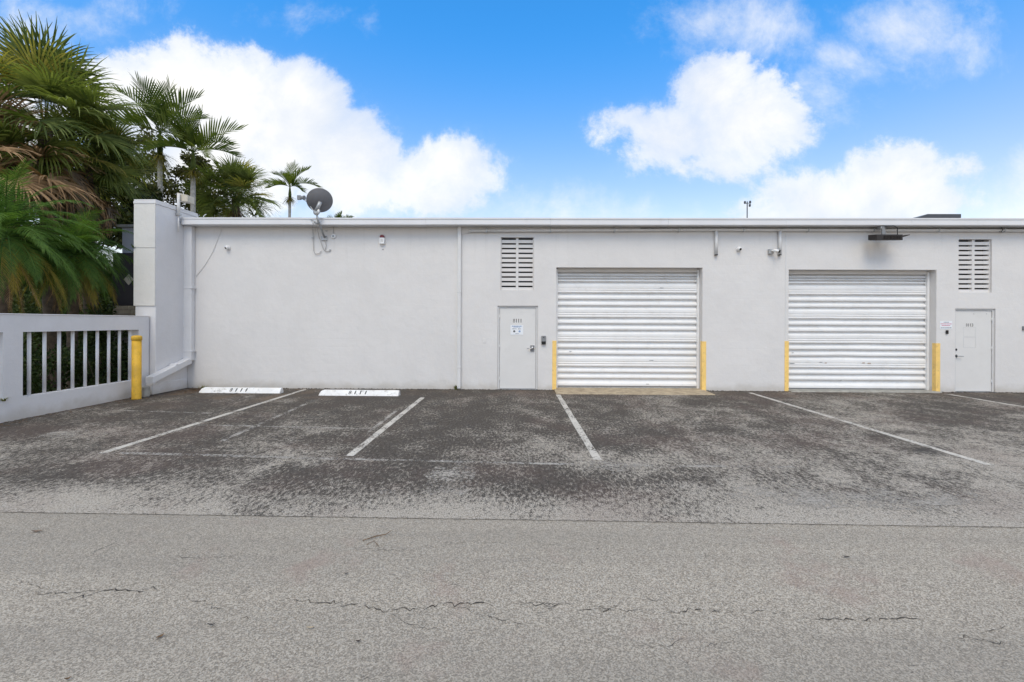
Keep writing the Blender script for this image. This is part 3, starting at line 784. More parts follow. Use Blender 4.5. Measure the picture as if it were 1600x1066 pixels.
# plinth under the wing wall and slanted drain chute
mb = MB(); mb.box(XLOW - 0.05, -8.115, YW - 0.10, -0.02, 0.0, 0.24); pl = mb.build('plinth', M['wingwall'], ww, bevel=0.012)
a = at_x(300, 561, -7.98); b = at_x(229, 597.5, -7.98)
ch = MB()
zc0, zc1 = a.z, b.z
yA, yB = -0.07, at_x(236, 597, -8.0).y
hgt = 0.145
zA, zB = at_x(303, 563, -7.95).z, at_x(236, 595, -7.95).z
for (xa_, xb_) in ((-8.13, -7.955),):
    ch.prism([(yA, zA - hgt / 2), (yA, zA + hgt / 2), (yB, zB + hgt / 2), (yB, zB - hgt / 2)], 'x', xa_ + 0.004, xb_)
dc = ch.build('drain_chute', M['trim'], ww, bevel=0.010)
ym = (yA + yB) / 2 + 0.1; zm = (zA + zB) / 2 + 0.045
mb = MB(); mb.prism([(ym - 0.03, zm - hgt / 2 - 0.02), (ym + 0.03, zm - hgt / 2 + 0.004), (ym + 0.03, zm + hgt / 2 + 0.02), (ym - 0.03, zm + hgt / 2 - 0.004)], 'x', -8.124, -7.949); mb.build('chute_strap', M['trim'], dc, bevel=0.003)
mb = MB(); mb.box(-8.25, -8.0, yB - 0.17, yB - 0.015, 0.0, 0.22); tag(mb.build('drain_block', M['conc'], None, bevel=0.015), 'small grey concrete drain block behind the yellow bollard', 'block')

# bollard
bc = ground_at(211.3, 625.0)
bo = thing('bollard', 'yellow steel pipe bollard in front of the low white wall', 'bollard', (bc.x - 0.045, bc.y + 0.084, 0))
bh = 1.335; br = 0.084
mb = MB(); mb.lathe([(br + 0.004, 0.0), (br, 0.02), (br, bh - 0.10)], (bc.x - 0.045, bc.y + 0.084, 0), n=28); mb.build('post', M['bollard'], bo, smooth=True)
mb = MB(); mb.lathe([(br + 0.002, 0), (br + 0.010, 0.004), (br + 0.010, 0.07), (br + 0.004, 0.085), (br * 0.75, 0.098), (br * 0.3, 0.104), (0.001, 0.105)], (bc.x - 0.045, bc.y + 0.084, bh - 0.099), n=28); mb.build('cap', M['bollard'], bo, smooth=True)

# wheel stops
def wheel_stop(pl_, pr_, label):
    a = ground_at(*pl_); b = ground_at(*pr_); ang = math.atan2(b.y - a.y, b.x - a.x); L = (b - a).length
    o = thing('wheel_stop', label, 'wheel stop', (a.x, a.y, 0), 'white concrete wheel stops')
    prof = [(0.0, 0.0), (0.012, 0.022), (0.075, 0.106), (0.092, 0.116), (0.135, 0.116), (0.152, 0.106), (0.185, 0.022), (0.19, 0.0)]
    mb = MB(); n = len(prof)
    st = [(0.0, 0.42, 0.25), (0.03, 0.80, 0.12), (0.09, 1.0, 0.0), (L * 0.33, 1.0, 0.0), (L * 0.66, 0.985, 0.0), (L - 0.09, 1.0, 0.0), (L - 0.02, 0.97, 0.03), (L, 0.90, 0.08)]
    cs, sn = math.cos(ang), math.sin(ang)
    def P(s_, d_, z): return (a.x + s_ * cs - d_ * sn, a.y + s_ * sn + d_ * cs, z)
    for (s_, k, ins) in st:
        for (d_, z) in prof: mb.v.append(P(s_, 0.095 + (d_ - 0.095) * (1 - ins), z * k))
    for i in range(len(st) - 1):
        for j in range(n):
            j2 = (j + 1) % n
            mb.f.append((i * n + j, i * n + j2, (i + 1) * n + j2, (i + 1) * n + j))
    mb.f.append(tuple(range(n))); mb.f.append(tuple((len(st) - 1) * n + j for j in range(n))[::-1])
    mb.build('stop_body', M['stop'], o, bevel=0.006)
    slope = Vector((0.063, 0.096)).normalized()
    ey = Vector((-sn * slope.x, cs * slope.x, slope.y)) + Vector((cs, sn, 0)) * 0.18
    nrm = Vector((sn * slope.y, -cs * slope.y, slope.x))
    org = Vector(P(L * 0.49, 0.0435, 0.070)) + nrm * 0.002
    sp = 0.118
    for q, chh in enumerate('8111'):
        lettering('numeral', chh, 0.085, 0.052 if chh == '8' else 0.022, org + Vector((cs, sn, 0)) * ((q - 1.5) * sp), (cs, sn, 0), ey, M['paint_k'], o)
wheel_stop((309, 614.2), (436.5, 615.2), 'white wheel stop numbered 8111 nearest the rain leader corner')
wheel_stop((497, 618.4), (622, 619.4), 'white wheel stop numbered 8111 nearest the narrow downspout')

# ================================================================== FIXTURES ON THE BUILDING
# satellite dish
P0 = at_y(507, 374, -0.02)
dish = thing('satellite_dish', 'dark grey satellite dish on a strut mast above the fascia', 'satellite dish', (P0.x, -0.02, P0.z))
hubp = at_y(494, 330, -0.42)
mastb = at_y(507, 371, -0.05)
mid_ = at_y(497, 345, -0.40)
mb = MB(); mb.tube([mastb, mid_, hubp], 0.024, 10); mb.build('mast', M['galv'], dish, smooth=True)
mb = MB(); mb.tube([at_y(491, 347, -0.29), at_y(496, 350, -0.30), mid_], 0.014, 8); mb.tube([at_y(485, 343, -0.287), at_y(497, 348, -0.40)], 0.010, 6); mb.build('strut', M['galv'], dish, smooth=True)
mb = MB(); c_ = at_y(507, 373, 0); mb.box(c_.x - 0.07, c_.x + 0.07, -0.035, -0.002, c_.z - 0.05, c_.z + 0.06); mb.build('foot_plate', M['galv'], dish, bevel=0.006)
# dish faces north-west, up and away from the viewer's right: we see its back
ax = Vector((-0.45, 0.72, 0.52)).normalized()
ctr = at_y(500, 314.5, -0.36)
pr = []; Rr = 0.285
for k in range(9):
    r_ = Rr * k / 8; pr.append((r_, 0.10 * (r_ / Rr) ** 2 - 0.05))
pr.append((Rr + 0.012, 0.055)); pr.append((Rr + 0.010, 0.066)); 
for k in range(8, -1, -1):
    r_ = Rr * k / 8; pr.append((r_, 0.10 * (r_ / Rr) ** 2 - 0.040))
mb = MB(); mb.lathe(pr, ctr, ax, 40); mb.build('reflector', M['dish'], dish, smooth=True)
bp = ctr - ax * 0.06
mb = MB(); mb.lathe([(0.085, 0.0), (0.085, 0.03), (0.05, 0.05)], hubp + Vector((0.015, 0.02, -0.02)), (-0.2, -0.9, 0.2), 14); mb.build('bracket', M['galv'], dish, bevel=0.004)
mb = MB(); mb.tube([hubp, hubp + (bp - hubp) * 0.6, bp], 0.045, 10); mb.build('bracket_neck', M['galv'], dish, smooth=True)
lnb = at_y(471.5, 309, -0.30)
mb = MB(); mb.tube([hubp + Vector((-0.02, 0, -0.05)), at_y(488, 327, -0.38), at_y(480, 316, -0.33), lnb], 0.011, 8); mb.build('feed_arm', M['galv'], dish, smooth=True)
mb = MB(); mb.lathe([(0.03, -0.06), (0.04, -0.03), (0.04, 0.03), (0.055, 0.05), (0.055, 0.075)], lnb, (0.8, -0.2, -0.1), 14); mb.box(lnb.x - 0.10, lnb.x - 0.02, lnb.y - 0.03, lnb.y + 0.03, lnb.z - 0.05, lnb.z + 0.05); mb.build('feed_horn', M['grey'], dish, smooth=False)
mb = MB()
mb.tube([at_y(489, 349, -0.30), at_y(489, 360, -0.05), at_y(490, 392, -0.02), at_y(493, 397.5, -0.03), at_y(499, 396, -0.03), at_y(502, 392, -0.02)], 0.008, 6)
mb.tube([at_y(494, 352, -0.28), at_y(499, 372, -0.04), at_y(505, 389, -0.03), at_y(509, 393, -0.03), at_y(515, 392.5, -0.02), at_y(516, 390, -0.01)], 0.008, 6)
mb.tube([at_y(508, 374, -0.04), at_y(509.5, 384, -0.03), at_y(508, 391, -0.02)], 0.008, 6)
mb.build('cable', M['cable'], dish)
for (px, py) in ((489, 372), (510, 361), (516, 391)):
    p = at_y(px, py, 0); mb = MB(); mb.box(p.x - 0.02, p.x + 0.02, -0.03, -0.002, p.z - 0.015, p.z + 0.015); mb.build('cable_clip', M['galv'], dish)
# small round sensor right of the dish
p = at_y(521.5, 369.5, 0)
rs = thing('round_sensor', 'small round white sensor hanging from a cable beside the dish', 'sensor', (p.x, 0, p.z))
mb = MB(); mb.lathe([(0.062, 0.0), (0.062, 0.02), (0.05, 0.035), (0.02, 0.04)], (p.x, -0.002, p.z), (0, -1, 0), 20); mb.build('housing', M['plastic'], rs, smooth=True)
mb = MB(); mb.lathe([(0.022, 0.0), (0.018, 0.012)], (p.x, -0.041, p.z), (0, -1, 0), 12); mb.build('lens', M['grey'], rs, smooth=True)
mb = MB(); mb.tube([(p.x, -0.02, p.z + 0.06), (p.x, -0.02, FB + 0.02)], 0.008, 6); mb.build('cable', M['cable'], rs)
# loose cable down the corner wall
mb = MB(); mb.tube([at_y(346, 358, -0.012), at_y(341, 372, -0.012), at_y(333, 392, -0.014), at_y(321, 413, -0.012), at_y(306, 432, -0.012)], 0.0055, 6)
tag(mb.build('wall_cable', M['pipe']), 'thin painted cable running diagonally to the rain leader', 'cable')
# turret cameras
def turret(px, py, look, label):
    p = at_y(px, py, 0); o = thing('turret_camera', label, 'camera', (p.x, 0, p.z), 'white turret cameras')
    mb = MB(); mb.lathe([(0.050, 0), (0.052, 0.025), (0.045, 0.035)], (p.x, -0.001, p.z), (0, -1, 0), 18); mb.build('base', M['plastic'], o, smooth=True)
    d = Vector(look).normalized(); c = Vector((p.x, -0.06, p.z))
    mb = MB(); mb.lathe([(0.012, -0.046), (0.034, -0.036), (0.046, -0.014), (0.047, 0.012), (0.040, 0.036)], c, d, 18); mb.build('eyeball', M['plastic'], o, smooth=True)
    mb = MB(); mb.lathe([(0.032, 0.0361), (0.028, 0.042), (0.008, 0.043)], c, d, 16); mb.build('lens', M['black'], o, smooth=True)
turret(357, 387.5, (-0.75, -1, -0.5), 'white turret camera on the blank wall near the loose cable')
turret(1153.5, 389.5, (0.35, -1, -0.5), 'white turret camera between the two conduit drops')
# bullet camera on a junction box
p = at_y(1203, 393.5, 0)
bc_ = thing('bullet_camera', 'grey and white bullet camera on a junction box beside conduit drop', 'camera', (p.x, 0, p.z))
mb = MB(); mb.box(p.x - 0.055, p.x + 0.055, -0.075, -0.001, p.z - 0.06, p.z + 0.06); mb.build('junction_box', M['galv'], bc_, bevel=0.008)
mb = MB(); mb.tube([(p.x, -0.075, p.z + 0.01), (p.x + 0.01, -0.10, p.z + 0.01), (p.x + 0.06, -0.11, p.z + 0.015)], 0.022, 10); mb.build('arm', M['plastic'], bc_, smooth=True)
d = Vector((0.8, -0.7, -0.35)).normalized(); c = Vector((p.x + 0.05, -0.11, p.z + 0.015))
mb = MB(); mb.lathe([(0.02, -0.03), (0.036, -0.02), (0.036, 0.10)], c, d, 14); mb.build('barrel', M['plastic'], bc_, smooth=True)
mb = MB(); mb.lathe([(0.038, 0.101), (0.038, 0.125), (0.030, 0.127)], c, d, 14); mb.build('lens', M['black'], bc_, smooth=True)
# alarm siren
p = at_y(596.8, 376, 0)
sr = thing('alarm_siren', 'white alarm box with dark red strobe lens on the blank wall', 'alarm', (p.x, 0, p.z))
x0, x1 = at_y(592.8, 376, -0.06).x, at_y(600.6, 376, -0.06).x; zb, zm2, zt2 = fz(597, 381.2, -0.06), fz(597, 371.5, -0.06), fz(597, 367, -0.06)
mb = MB(); mb.box(x0, x1, -0.075, -0.001, zb, zm2); mb.build('housing', M['plastic'], sr, bevel=0.010)
mb = MB(); mb.box(x0 + 0.03, x1 - 0.03, -0.0775, -0.0745, zb + 0.05, zm2 - 0.03); mb.build('speaker_grille', M['frame'], sr, bevel=0.004)
mb = MB(); mb.prism([(x0 + 0.008, zm2 + 0.001), (x1 - 0.008, zm2 + 0.001), (x1 - 0.012, zt2 - 0.03), (x1 - 0.035, zt2), (x0 + 0.035, zt2), (x0 + 0.012, zt2 - 0.03)], 'y', -0.07, -0.002); mb.build('strobe_lens', M['redlens'], sr, bevel=0.006)
q = at_y(598.5, 389.7, 0); mb = MB(); mb.lathe([(0.017, 0), (0.014, 0.012)], (q.x, -0.001, q.z), (0, -1, 0), 10); mb.build('screw_plug', M['galv'], sr, smooth=True)
# flood lamp under the fascia
p0, p1 = at_y(1367.5, 367, -0.42), at_y(1408, 376, -0.42)
fl = thing('flood_lamp', 'dark bronze flood lamp hung under the fascia over the dented door', 'lamp', ((p0.x + p1.x) / 2, -0.3, p1.z))
mb = MB(); mb.prism([(-0.47, p1.z), (-0.47, p0.z), (-0.20, p0.z + 0.035), (-0.20, p1.z + 0.05), (-0.26, p1.z + 0.03)], 'x', p0.x, p1.x); hb = mb.build('housing', M['dark'], fl, bevel=0.008)
for k in range(12):
    x = p0.x + 0.17 + k * 0.034; mb = MB(); mb.box(x, x + 0.012, -0.485, -0.465, p0.z - 0.105, p0.z - 0.03); mb.build('cooling_fin', M['dark'], hb)
mb = MB(); mb.box(p1.x - 0.30, p1.x - 0.22, -0.25, -0.21, p0.z + 0.03, FB - 0.002); mb.build('bracket', M['grey'], fl, bevel=0.006)
xw = at_y(1382, 355, -0.3).x
mb = MB(); mb.box(xw - 0.035, xw + 0.035, -0.24, -0.10, FB - 0.075, FB - 0.002); mb.build('mounting_box', M['galv'], fl, bevel=0.006)
mb = MB(); mb.tube([(p1.x - 0.25, -0.27, FB - 0.02), (p1.x - 0.06, -0.28, FB - 0.015), (p1.x + 0.02, -0.29, FB - 0.06), (p1.x + 0.015, -0.30, p0.z - 0.03)], 0.010, 6); mb.build('cable', M['black'], fl)
e = at_y(1419, 367.5, -0.35)
mb = MB(); mb.prism([(p1.x + 0.001, p0.z - 0.01), (p1.x + 0.001, p0.z - 0.07), (e.x, e.z - 0.008), (e.x, e.z + 0.008)], 'y', -0.40, -0.34); mb.build('photocell_arm', M['dark'], fl, bevel=0.004)
# keypad
p = at_y(849.3, 531.5, 0)
kp = thing('keypad', 'grey and black keypad reader between the 8111 door and roller door', 'keypad', (p.x, 0, p.z))
mb = MB(); mb.box(p.x - 0.055, p.x + 0.055, -0.055, -0.001, p.z - 0.105, p.z + 0.105); mb.build('housing', M['grey'], kp, bevel=0.012)
mb = MB(); mb.box(p.x - 0.050, p.x + 0.050, -0.062, -0.056, p.z - 0.098, p.z - 0.030); mb.build('keys', M['black'], kp, bevel=0.004)
mb = MB(); mb.lathe([(0.014, 0), (0.012, 0.006)], (p.x, -0.0555, p.z + 0.07), (0, -1, 0), 12); mb.build('lens', M['black'], kp)
# notices
def notice(name, px0, px1, py0, py1, y, label, lines, dots=()):
    a, b = at_y(px0, py1, y), at_y(px1, py0, y)
    o = thing(name, label, 'sign', ((a.x + b.x) / 2, y, a.z))
    mb = MB(); mb.box(a.x, b.x, y - 0.004, y - 0.0005, a.z, b.z); mb.build('plate', M['signw'], o)
    for (u0, u1, v0, v1, m) in lines:
        rnd = random.Random(int(u0 * 100 + v0 * 1000)); mb = MB(); xx = u0
        while xx < u1 - 0.02:   # broken word marks, as the print reads at this distance
            w = rnd.uniform(0.05, 0.14); e_ = min(u1, xx + w)
            mb.box(a.x + (b.x - a.x) * xx, a.x + (b.x - a.x) * e_, y - 0.0055, y - 0.0041, a.z + (b.z - a.z) * v0, a.z + (b.z - a.z) * v1); xx = e_ + 0.025
        mb.build('print_line', M[m], o)
    for (u0, v0, r_, m) in dots:
        mb = MB(); mb.lathe([(r_, 0), (r_, 0.0015)], (a.x + (b.x - a.x) * u0, y - 0.0041, a.z + (b.z - a.z) * v0), (0, -1, 0), 14); mb.build('emblem', M[m], o)
notice('door_notice', 797.5, 817.5, 508.2, 523.2, 0.047, 'small blue-headed white notice with two emblems on the 8111 door',
       [(0.12, 0.9, 0.84, 0.93, 'signb'), (0.25, 0.8, 0.76, 0.81, 'signb'), (0.15, 0.48, 0.58, 0.65, 'signg'), (0.60, 0.86, 0.57, 0.65, 'signg'), (0.40, 0.66, 0.09, 0.16, 'signg')],
       [(0.30, 0.36, 0.026, 'num'), (0.72, 0.36, 0.026, 'signb')])
notice('wall_notice', 1468.5, 1487.5, 501.8, 514.2, -0.001, 'small white notice with black and red print above the black reader',
       [(0.30, 0.72, 0.80, 0.90, 'signg'), (0.05, 0.98, 0.60, 0.68, 'signr'), (0.14, 0.86, 0.40, 0.48, 'signr'), (0.06, 0.94, 0.10, 0.20, 'signg')])
p = at_y(1479, 519, 0)
rd = thing('card_reader', 'small black card reader below the red printed notice', 'reader', (p.x, 0, p.z))
mb = MB(); mb.box(p.x - 0.028, p.x + 0.028, -0.030, -0.001, p.z - 0.045, p.z + 0.045); mb.build('housing', M['black'], rd, bevel=0.010)
mb = MB(); mb.box(p.x - 0.006, p.x + 0.006, -0.0325, -0.0301, p.z + 0.018, p.z + 0.026); mb.build('indicator', M['redlens'], rd)
p = at_y(1599, 513, 0)
bx_ = thing('bell_push', 'small grey bell push on the wall at the right edge', 'bell push', (p.x, 0, p.z))
mb = MB(); mb.box(p.x - 0.035, p.x + 0.035, -0.035, -0.001, p.z - 0.05, p.z + 0.05); mb.build('housing', M['grey'], bx_, bevel=0.008)
mb = MB(); mb.lathe([(0.016, 0), (0.014, 0.008)], (p.x, -0.0355, p.z - 0.01), (0, -1, 0), 12); mb.build('button', M['black'], bx_, smooth=True)
# wing wall lamp on a pipe
q = at_x(286, 345, -8.12)
pb, pt_ = at_y(286, 338, -0.16), at_y(286, 305, -0.16)
wl = thing('wall_light', 'cream box floodlight on a short white pipe at the wing wall', 'lamp', (pb.x, -0.16, pb.z))
xp = -8.085
YP = -0.37
mb = MB(); mb.tube([(xp, YP, at_y(274, 343, YP).z - 0.30), (xp, YP, at_y(274, 340, YP).z)], 0.014, 8)
mb.build('wire_bend', M['pipe'], wl, smooth=True)
z0_, z1_ = at_y(274, 338, YP).z, at_y(274, 303, YP).z
mb = MB(); mb.tube([(xp, YP, z0_), (xp, YP, z1_)], 0.032, 10); mb.build('pipe', M['pipe'], wl, smooth=True)
mb = MB(); mb.box(xp - 0.06, xp + 0.05, YP - 0.04, YP + 0.04, z0_ + 0.02, z0_ + 0.06); mb.build('clamp', M['galv'], wl, bevel=0.004)
ca, cb = at_y(276, 316, -0.3), at_y(294.5, 301.5, -0.3)
mb = MB(); mb.prism([(ca.x + 0.03, ca.z + 0.03), (cb.x, ca.z), (cb.x, cb.z - 0.06), (ca.x + 0.03, cb.z)], 'y', -0.33, -0.10); mb.build('lamp_head', M['cream'], wl, bevel=0.008)

# roof items
def over_roof(px, py, y): return at_y(px, py, y)
a, b = over_roof(1434, 340, 2.0), over_roof(1502, 334.5, 2.0)
hd = thing('roof_hatch', 'low dark grey roof hatch behind the fascia', 'roof hatch', ((a.x + b.x) / 2, 2.3, 4.075))
mb = MB(); mb.box(a.x + 0.2, b.x - 0.06, 2.05, 2.9, 4.076, b.z - 0.11); mb.build('curb', M['galv'], hd)
mb = MB(); mb.prism([(a.x, b.z - 0.109), (b.x, b.z - 0.109), (b.x, b.z), (a.x + 0.28, b.z)], 'y', 2.0, 2.95); mb.build('lid', M['hood'], hd, bevel=0.006)
p = at_y(1167.5, 315, 3.0)
an = thing('weather_mast', 'thin rooftop mast with small cups above the fascia', 'mast', (p.x, 3.0, 4.075))
mb = MB(); mb.tube([(p.x, 3.0, 4.076), (p.x, 3.0, p.z)], 0.016, 8); mb.build('pole', M['hood'], an)
mb = MB(); mb.tube([(p.x - 0.07, 3.0, p.z - 0.06), (p.x + 0.09, 3.0, p.z - 0.05)], 0.010, 6); mb.build('cross_arm', M['hood'], an)
for (dx_, dz_) in ((-0.07, -0.03), (0.09, -0.02), (0.08, -0.12)):
    mb = MB(); mb.lathe([(0.012, -0.045), (0.030, -0.03), (0.030, 0.03), (0.012, 0.045)], (p.x + dx_, 3.0, p.z + dz_), n=10); mb.build('cup', M['hood'], an)
a = at_y(1018, 340, 1.2)
mb = MB(); mb.prism([(a.x - 0.20, 4.076), (a.x + 0.22, 4.076), (a.x + 0.20, 4.48), (a.x - 0.14, 4.50)], 'y', 3.0, 3.3); tag(mb.build('roof_vent', M['galv'], None, bevel=0.02), 'small metal roof vent barely showing over the fascia', 'roof vent')

# ================================================================== NEIGHBOUR BUILDING
nb = thing('neighbour_building', 'grey neighbouring building with dark panel and brick foot behind the wing wall', 'building', (-9.9, 2.2, 0))
YN = 1.3
nx0 = at_y(180.5, 440, YN).x; nx1 = -8.9
zbk = at_y(195, 478, YN).z; zpt = at_y(195, 396, YN).z
nwx = at_y(191, 360, YN).x
mb = MB(); mb.box(nx0 + 0.02, nx1, YN, YN + 2.4, 0.0, zpt); mb.box(nwx, nx1, YN + 0.002, YN + 2.39, zpt + 0.0005, 4.22); mb.build('wall', M['nwall'], nb)
mb = MB(); mb.box(nwx - 0.12, nx1 + 0.05, YN - 0.06, YN + 2.5, 4.221, 4.29); mb.build('roof', M['roof'], nb)
mb = MB(); mb.box(nx0, nx1 - 0.2, YN - 0.09, YN - 0.002, zbk + 0.006, zpt); pn = mb.build('dark_panel', M['awning'], nb, bevel=0.008)
dc_ = at_y(201, 437, YN - 0.10); s_ = 0.135
mb = MB(); mb.prism([(dc_.x - s_, dc_.z), (dc_.x, dc_.z - s_ * 1.12), (dc_.x + s_, dc_.z), (dc_.x, dc_.z + s_ * 1.12)], 'y', YN - 0.104, YN - 0.0905); mb.build('diamond', M['cream'], pn)
mb = MB(); mb.box(nx0 + 0.01, nx1 - 0.2, YN - 0.075, YN - 0.003, 0, zbk); bkb = mb.build('brick_base', M['mortar'], nb)
brick_me = None
rnd = random.Random(5)
bw_, bh_ = 0.19, 0.105
for r_ in range(int(zbk / (bh_ + 0.012))):
    zz = zbk - (r_ + 1) * (bh_ + 0.012) + 0.01
    if r_ > 5: break
    for k in range(14):
        xx = nx0 + 0.012 + k * (bw_ + 0.012) - (0.1 if r_ % 2 else 0)
        if xx + bw_ > nx1 - 0.2: break
        if brick_me is None:
            q = MB(); q.box(0, bw_, -0.02, 0.0, 0, bh_); o = q.build('brick', M['brick'], bkb); brick_me = o.data
            o.location = Vector((0, 0, 0))
        else:
            o = bpy.data.objects.new('brick', brick_me); C.objects.link(o); o.parent = bkb
        # mesh data was stored relative to the parent origin
        base_off = wloc(bkb)
        o.location = Vector((xx if xx > nx0 else nx0 + 0.012, YN - 0.075 + rnd.uniform(-0.004, 0.003), zz))

# sign board and path things far behind the hedge
c0 = at_y(108, 540, 9.0); c1 = at_y(176, 515, 9.0)
sb = thing('sign_board', 'grey-green board with blue and white lettering seen through the railing', 'sign', ((c0.x + c1.x) / 2, 9.0, 0))
mb = MB(); mb.box(c0.x, c1.x, 9.0, 9.06, c0.z - 0.15, c1.z + 0.05); mb.build('board', M['boardgrey'], sb, bevel=0.01)
for k in (0.1, 0.9):
    x = c0.x + (c1.x - c0.x) * k; mb = MB(); mb.box(x - 0.04, x + 0.04, 9.062, 9.14, -0.03, c1.z); mb.build('post', M['bark'], sb)
rnd = random.Random(8)
x = c0.x + 0.40
while x < c1.x - 0.75:
    w = rnd.uniform(0.14, 0.24); zz = c1.z - 0.03
    mb = MB(); mb.box(x, x + w, 8.985, 8.998, zz - 0.20, zz - 0.02); mb.build('letter_block', M['signw'] if rnd.random() < 0.5 else M['signb'], sb); x += w + 0.04

# ================================================================== VEGETATION
UP = Vector((0, 0, 1))
def fan_frond(parent, hub, az, el, pet, Rb, m, rnd, nseg=44, spread=4.4, droop=0.35, g=0.25, name='frond'):
    mb = MB()
    d = Vector((math.cos(el) * math.cos(az), math.cos(el) * math.sin(az), math.sin(el)))
    p = Vector(hub); pts = [p.copy()]; n = 5
    for k in range(n):
        p = p + d * (pet / n); d = (d + Vector((0, 0, -g / n))).normalized(); pts.append(p.copy())
    mb.tube(pts, [0.020, 0.016, 0.014, 0.012, 0.011, 0.010], 4, cap=False)
    f = d; s = f.cross(UP)
    s = s.normalized() if s.length > 1e-3 else Vector((1, 0, 0))
    nn = s.cross(f).normalized()
    if nn.z < 0: nn = -nn
    roll = rnd.uniform(-0.5, 0.5); s, nn = s * math.cos(roll) + nn * math.sin(roll), nn * math.cos(roll) - s * math.sin(roll)
    dth = spread / nseg
    for i in range(nseg):
        th = -spread / 2 + dth * (i + 0.5); a = abs(th) / (spread / 2)
        e = f * math.cos(th) + s * math.sin(th) + nn * (0.30 * a + rnd.uniform(-0.11, 0.11)); e.normalize()
        side = (f * -math.sin(th) + s * math.cos(th))
        L = Rb * (1 - 0.22 * a * a) * rnd.uniform(0.88, 1.06)
        dr = droop * rnd.uniform(0.6, 1.5); tw = rnd.uniform(-0.06, 0.06)
        prev = None; q = p.copy(); ee = e.copy(); ts = (0.0, 0.25, 0.48, 0.66, 0.82, 1.0); last = 0
        for j, t in enumerate(ts):
            q = q + ee * (L * (t - last)); last = t
            if t > 0.3: ee = (ee + Vector((0, 0, -dr * (t - 0.2))) + side * tw).normalized()
            w = (0.010, 0.25 * Rb * dth * 0.50, 0.40 * Rb * dth * 0.46, 0.42 * Rb * dth * 0.34, 0.40 * Rb * dth * 0.22, 0.001)[j]
            up_ = nn * (0.012 if j in (1, 2) else 0.004)
            cur = (q - side * w + up_, q + side * w - up_)
            if prev: mb.quad(prev[0], prev[1], cur[1], cur[0])
            prev = cur
    return mb.build(name, m, parent)
def pin_frond(parent, hub, az, el, L, m, rnd, nl=34, ll=0.3, lw=0.016, g=1.4, fold=0.25, fwd_=0.6, ldroop=0.4, name='frond', pet=0.15):
    mb = MB(); d = Vector((math.cos(el) * math.cos(az), math.cos(el) * math.sin(az), math.sin(el)))
    p = Vector(hub); n = 16; pts = [p.copy()]; ds = [d.copy()]
    for k in range(n):
        p = p + d * (L / n); d = (d + Vector((rnd.uniform(-.02, .02), rnd.uniform(-.02, .02), -g / n))).normalized(); pts.append(p.copy()); ds.append(d.copy())
    mb.tube(pts, [0.016 * (1 - 0.85 * k / n) for k in range(n + 1)], 4, cap=False)
    rollang = rnd.uniform(-0.4, 0.4)
    for i in range(nl):
        t = pet + (1 - pet) * (i + 0.5) / nl; k = min(n - 1, int(t * n)); fr = t * n - k
        q0 = pts[k].lerp(pts[k + 1], fr); dd = ds[k].lerp(ds[k + 1], fr).normalized()
        s = dd.cross(UP); s = s.normalized() if s.length > 1e-2 else Vector((math.sin(az), -math.cos(az), 0))
        nn = s.cross(dd).normalized(); s, nn = s * math.cos(rollang) + nn * math.sin(rollang), nn * math.cos(rollang) - s * math.sin(rollang)
        prof = (0.45 + 0.55 * math.sin(math.pi * min(1, 0.12 + t * 0.95))) if t < 0.9 else 0.55
        for sg in (-1, 1):
            e = s * sg * math.cos(fwd_ + 0.55 * t * t) + dd * math.sin(fwd_ + 0.55 * t * t) + nn * (fold + rnd.uniform(-0.12, 0.12)); e.normalize()
            l_ = ll * prof * rnd.uniform(0.85, 1.1); q = q0.copy(); prev = None; wd = dd * 1.0
            for j, tt in enumerate((0, 0.4, 0.75, 1.0)):
                if j: q = q + e * (l_ * (tt - (0, 0.4, 0.75)[j - 1]))
                e = (e + Vector((0, 0, -ldroop * 0.4))).normalized()
                w = lw * (0.6, 1.0, 0.75, 0.03)[j]
                cur = (q - wd * w, q + wd * w)
                if prev: mb.quad(prev[0], prev[1], cur[1], cur[0])
                prev = cur
    return mb.build(name, m, parent)
def trunk(parent, base, top, r0, r1, m, rings=0, seed=0):
    rnd = random.Random(seed); mb = MB(); n = 22; pts = []; rs = []
    base = Vector(base); top = Vector(top)
    for k in range(n + 1):
        t = k / n; p = base.lerp(top, t) + Vector((0.04 * math.sin(t * 3 + seed), 0.04 * math.sin(t * 2 + seed * 2), 0)) * (1 - abs(2 * t - 1))
        pts.append(p); rs.append((r0 + (r1 - r0) * t) * (1 + rnd.uniform(-0.05, 0.05)))
    mb.tube(pts, rs, 12)
    return mb.build('trunk', m, parent, smooth=True)
GA = math.pi * (3 - math.sqrt(5))
